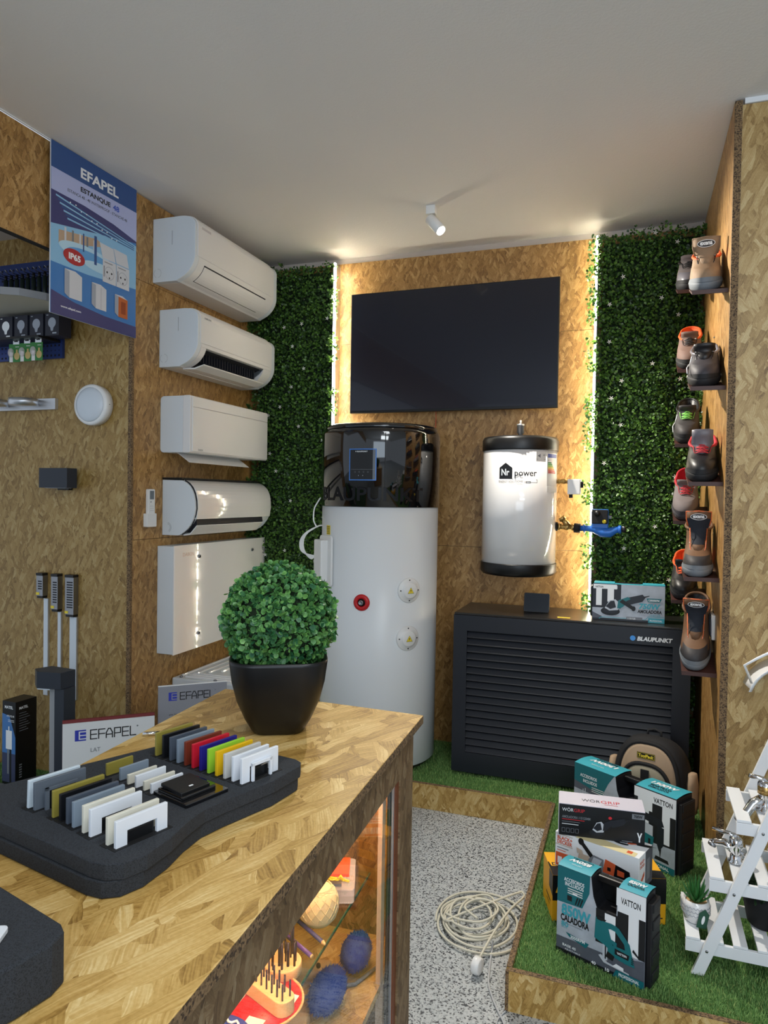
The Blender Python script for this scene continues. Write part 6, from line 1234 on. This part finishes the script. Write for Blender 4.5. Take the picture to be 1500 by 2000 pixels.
# ---------------------------------------------------------------- tool backpack
mat('bag_black', (24, 24, 26), .8, bump=.3, bscale=500); mat('bag_tan', (166, 142, 116), .8, bump=.3, bscale=400); mat('bag_grey', (140, 134, 116), .8, bump=.3, bscale=400)
t = thing('tool_backpack', 'black and tan ToolPack backpack leaning against the heat pump', 'backpack', (.09, 3.36, .11))
T = fr((.085, 3.34, .112), (.94, -.30, 0), (0, .10, 1)); 
def arch(w_, h_, zz, r_=.6, n=22, y0_=0):
    pts = []
    for k in range(n+1):
        a = math.pi*(1-k/n); c_, s_ = math.cos(a), math.sin(a); pts.append((w_/2*math.copysign(abs(c_)**.72, c_), y0_+h_*(.42+.58*abs(s_)**.80), zz))
    return [(w_/2*.94, y0_, zz), ][:0]+pts[::1]+[(w_/2*.95, y0_, zz), (-w_/2*.95, y0_, zz)]
b = sm('bag_black'); b.T = T; b.loft([arch(.26, .33, -.13, y0_=.01), arch(.315, .372, -.12), arch(.325, .385, -.06), arch(.315, .378, -.005), arch(.285, .350, .012, y0_=.008)]); b.build('body', t)
b = sm('bag_tan'); b.T = T; b.loft([arch(.255, .352, .008, y0_=.01), arch(.248, .345, .022, y0_=.012), arch(.22, .325, .028, y0_=.02)]); b.build('front_panel', t)
b = sm('bag_black'); b.T = T; b.tube([Vector(p_)+Vector((0, 0, .004)) for p_ in arch(.262, .352, .012, y0_=.01)[:-2]], .010, 8); b.build('panel_piping', t)
b = sm('bag_grey'); b.T = T; b.loft([arch(.215, .268, .024, y0_=.005), arch(.22, .272, .045, y0_=.003), arch(.195, .250, .060, y0_=.012), arch(.13, .18, .064, y0_=.03)]); pk = b.build('front_pocket', t)
b = sm('bag_black'); b.T = T; b.tube([Vector(p_)+Vector((0, 0, .010)) for p_ in arch(.222, .274, .040, y0_=.002)[:-2]], .009, 8); b.build('pocket_zip', pk)
b = MB(T).mt('bag_black'); b.box((0, .13, .064), (.036, .25, .006)); b.build('centre_strap', pk, .002)
for sd in (-1, 1):
    b = sm('bag_tan'); b.T = T @ Matrix.Translation((sd*.172, .09, -.05)); b.loft([[(.022*math.cos(a_)*k_, y_, .045*math.sin(a_)*k_) for a_ in [2*math.pi*q/16 for q in range(16)]] for y_, k_ in ((0, .9), (.04, 1.1), (.12, 1.05), (.165, .8), (.17, .4))]); b.build('side_pocket', t)
A = Art(T @ Matrix.Translation((-.045, .292, .0275)), h0=.002); A.rect(0, 0, .078, .027, 'matel_box'); A.rect(.002, .002, .076, .025, 'warn_yellow'); A.rect(.003, .003, .075, .024, 'matel_box'); A.text('ToolPack', .006, .006, .066, .014, 'warn_yellow', .04, .15); A.build('badge', t)
b = sm('bag_black'); b.T = T; b.tube([(-.03, .375, -.07), (-.028, .40, -.075), (.0, .408, -.078), (.028, .40, -.075), (.03, .375, -.07)], .006, 8); b.build('top_handle', t)
# ---------------------------------------------------------------- white ladder shelf
t = thing('ladder_shelf', 'white slatted three-tier ladder shelf standing on the grass at right', 'shelf', (.40, 2.47, .12))
def board(b, x0, z0, x1, z1, w_, y, th=.014):
    d_ = Vector((x1-x0, z1-z0)); l = d_.length; d_ /= l; n_ = Vector((-d_.y, d_.x))*w_/2
    P = [(x0-n_.x, z0-n_.y), (x1-n_.x, z1-n_.y), (x1+n_.x, z1+n_.y), (x0+n_.x, z0+n_.y)]
    b.prism(P, th, fr((0, y, 0), (1, 0, 0), (0, 0, 1), (0, -1, 0))); return b
for y in (2.348, 2.628):
    b = fl('white_paint'); y_ = y+ (0 if y < 2.4 else .014)
    P = [(.193, .112), (.228, .112), (.513, .885), (.478, .885)]; b.prism(P, .014, fr((0, y_, 0), (1, 0, 0), (0, 0, 1), (0, -1, 0))); lg = b.build('front_leg', t, .001)
    if y < 2.4:
        for x, z in ((.235, .19), (.305, .378), (.378, .574)): sm('steel').cyl((x, y_-.0135, z), (x, y_-.0165, z), .004, 10).build('screw', lg)
    b = fl('white_paint'); b.prism([(.46, .875), (.49, .885), (.80, .112), (.765, .112)], .014, fr((0, y_+ .015*(1 if y < 2.4 else -1), 0), (1, 0, 0), (0, 0, 1), (0, -1, 0))); b.build('rear_leg', t, .001)
for (x0_, x1_, zt) in ((.176, .72, .209), (.238, .63, .406), (.308, .545, .592)):
    sh = thing('tier', '', '', (x0_, 2.36, zt)); del sh['label'], sh['category']; sh.parent = None
    bpy.data.objects.remove(sh)
    b = fl('white_paint'); b.bb(x0_, x1_, 2.349, 2.361, zt-.037, zt-.001); r1 = b.build('shelf_rail', t, .001); fl('white_paint').bb(x0_, x1_, 2.600, 2.612, zt-.037, zt-.001).build('shelf_rail', t, .001)
    x = x0_+.001
    while x+.04 < x1_: fl('white_paint').bb(x, x+.040, 2.349, 2.612, zt, zt+.008).build('slat', t, .001); x += .066
# taps
def tap(label, p, spout, lever, s=1.0):
    t = thing('chrome_tap', label, 'tap', p)
    p = Vector(p); b = sm('chrome'); b.lathe([(.024*s, 0), (.024*s, .006), (.018*s, .010), (.017*s, .045*s), (.020*s, .05*s), (.020*s, .075*s), (.012*s, .082*s)], 24, Matrix.Translation(p)); b.build('tap_body', t)
    sp_ = Vector(spout); m_ = (p+Vector((0, 0, .04*s))).lerp(sp_, .5)+Vector((0, 0, .012)); b = sm('chrome'); b.tube([p+Vector((0, 0, .035*s)), m_, sp_+Vector((.008, 0, .004)), sp_], [.015*s, .013*s, .012*s, .012*s], 14); b.build('spout', t)
    d_ = (sp_-m_).normalized(); b = sm('steel'); b.cyl(sp_+Vector((0, 0, .002)), sp_+Vector((-.004, 0, -.008)), .013*s, 16); b.build('aerator', t)
    lv = Vector(lever); q = p+Vector((0, 0, .080*s)); b = sm('chrome'); b.tube([q, q.lerp(lv, .3)+Vector((0, 0, .004)), lv], [.010*s, .007*s, .006*s], 10); b.build('lever', t)
    return t
t = tap('small chrome tap with thin lever on the middle tier of the white shelf', (.325, 2.47, .4145), (.262, 2.50, .452), (.258, 2.49, .503))
b = sm('chrome'); b.tube([(.33, 2.47, .45), (.35, 2.455, .448), (.365, 2.45, .447)], .006, 10); b.build('side_inlet', t)
t = tap('large chrome tap with brass collar on the top tier of the white shelf', (.400, 2.445, .6005), (.330, 2.43, .572), (.352, 2.44, .706), 1.15)
b = sm('brass'); b.cyl((.400, 2.445, .655), (.400, 2.445, .680), .0235, 20); b.build('brass_collar', t)
# succulent in a patterned white pot
t = thing('potted_succulent', 'green succulent in a white scalloped pot on the lowest tier', 'potted plant', (.212, 2.45, .217))
M = Matrix.Translation((.212, 2.45, .2175)); b = sm('white_gloss'); b.lathe([(.028, 0), (.034, .004), (.042, .03), (.0415, .055), (.038, .070), (.034, .070), (.034, .058)], 32, M); pt = b.build('pot', t)
mat('glaze_grey', (150, 156, 168), .4)
for row in range(3):
    for k in range(13):
        a = R(-95+k*15+7*(row % 2)); z = .058-row*.012; r_ = .0425
        c_ = [M @ Vector((r_*math.sin(a+da)*1.002, -r_*math.cos(a+da)*1.002, z-.006*math.cos(da/.12*1.4))) for da in (-.12, -.07, 0, .07, .12)]; 
        if row == 0 and k == 0: sc_ = sm('glaze_grey')
        sc_.tube(c_, .0007, 4)
sc_.build('scallop_pattern', pt)
MB(M).mt('kraft').prism([(.033*math.cos(k*.3927), .033*math.sin(k*.3927)) for k in range(16)], .004, Matrix.Translation((0, 0, .056))).build('gravel', t)
T = fr(M @ Vector((.018, -.042, .030)), (.95, .35, -.25), (.20, .05, 1)); mat('tag_green', (42, 84, 66), .5); MB(T).mt('tag_green').prism([(-.016, -.030), (.016, -.030), (.016, .016), (.0, .030), (-.016, .016)], .0012).build('green_tag', t); A = Art(T, h0=.0016); A.ell(0, -.004, .005, .014, 'print_white'); A.build('tag_mark', t)
mat('succ', (52, 110, 52), .45, noise_amt=.3, nscale=40)
for k in range(26):
    a = k*2.4; el = R(28+50*(k/26)); L_ = .075*(.75+.4*(k/26)); d_ = Vector((math.cos(a)*math.cos(el), math.sin(a)*math.cos(el), math.sin(el))); s_ = d_.cross(Vector((0, 0, 1))).normalized(); u_ = s_.cross(d_)
    o_ = M @ Vector((0, 0, .058))+Vector((d_.x, d_.y, 0))*.008; b = sm('succ')
    b.loft([[o_+d_*(L_*q)+s_*(w_*math.cos(c_))+u_*(w_*.45*math.sin(c_)+.010*q*q) for c_ in (0, 1.57, 3.14, 4.71)] for q, w_ in ((0, .004), (.25, .0065), (.6, .0055), (.9, .002), (1, .0003))]); b.build('leaf', t)
t = thing('potted_plant', 'small dark plant in a black pot on the lowest tier at the right edge', 'potted plant', (.41, 2.50, .217))
M = Matrix.Translation((.415, 2.50, .2175)); b = sm('black_matte'); b.lathe([(.040, 0), (.050, .01), (.062, .07), (.064, .105), (.058, .105), (.056, .09)], 32, M); b.build('pot', t)
nn_ = 420; v = rs.normal(size=(nn_, 3)); v[:, 2] = np.abs(v[:, 2]); v /= np.linalg.norm(v, axis=1, keepdims=True); tt = rs.uniform(0, 1, (nn_, 1)); c = np.array(lin((26, 48, 30)))*(1-tt)+np.array(lin((64, 96, 56)))*tt
leaf_mesh('foliage', np.array([.415, 2.50, .315])+v*np.array([.065, .065, .045])*rs.uniform(.3, 1, (nn_, 1)), v, .026, c, t, .6)
# ---------------------------------------------------------------- coiled cable on the floor
mat('cable_cream', (206, 202, 184), .5); mat('cable_grey', (176, 178, 180), .5)
pts = []
loops = 7
for k in range(loops*26):
    a = R(200)-k*2*math.pi/26; l = k/26
    rx = .158-.014*l+.016*math.sin(l*2.1); ry = .172-.012*l+.018*math.sin(l*1.3+1); ox_ = .018*math.sin(l*1.7)-.006*l*.4; oy_ = .02*math.cos(l*2.3)
    pts.append((-.505+ox_+rx*math.cos(a), 2.535+oy_+ry*math.sin(a), .006+.0042*(l % 1)*0+.0045*l+.003*math.sin(a*3+l)))
pts = [p_ for p_ in pts]
pts += [(-.40, 2.70, .045), (-.372, 2.715, .045), (-.365, 2.69, .044), (-.395, 2.60, .046), (-.42, 2.48, .048), (-.44, 2.37, .040), (-.452, 2.30, .030)]
t = thing('extension_cable', 'coiled cream cable with round socket lying on the speckled floor', 'cable', (-.5, 2.5, 0))
b = sm('cable_cream'); b.tube(smooth(pts, 3), .0042, 8); b.build('coiled_cord', t)
b = sm('cable_cream'); b.tube(smooth([(-.50, 2.49, .046), (-.56, 2.55, .042), (-.53, 2.62, .040), (-.47, 2.62, .042), (-.44, 2.56, .046), (-.48, 2.48, .045), (-.56, 2.47, .040), (-.62, 2.50, .034)], 5), .0042, 8); b.build('inner_loop', t)
M = fr((-.452, 2.262, .0285), (.25, .97, 0), (0, 0, 1)); b = sm('white_plastic'); b.T = M; b.lathe([(.024, -.013), (.0275, -.010), (.0275, .006), (.0255, .008), (.0255, .012), (.022, .014)], 32); b.build('round_socket', t)
b = sm('cable_grey'); b.tube(smooth([(-.43, 2.42, .02), (-.425, 2.36, .005), (-.418, 2.30, .004), (-.405, 2.22, .004), (-.37, 2.14, .004), (-.33, 2.07, .004), (-.30, 2.0, .004)], 5), .0036, 8); tag(b.build('grey_wire'), 'thin grey wire running from the coil out of the bottom of view', 'wire')
b = sm('cable_grey'); b.tube(smooth([(-.335, 2.125, .003), (-.345, 2.10, .003), (-.352, 2.07, .003), (-.345, 2.02, .003)], 4), .0022, 6); tag(b.build('thin_wire'), 'hair-thin pale wire beside the front corner of the platform', 'wire')
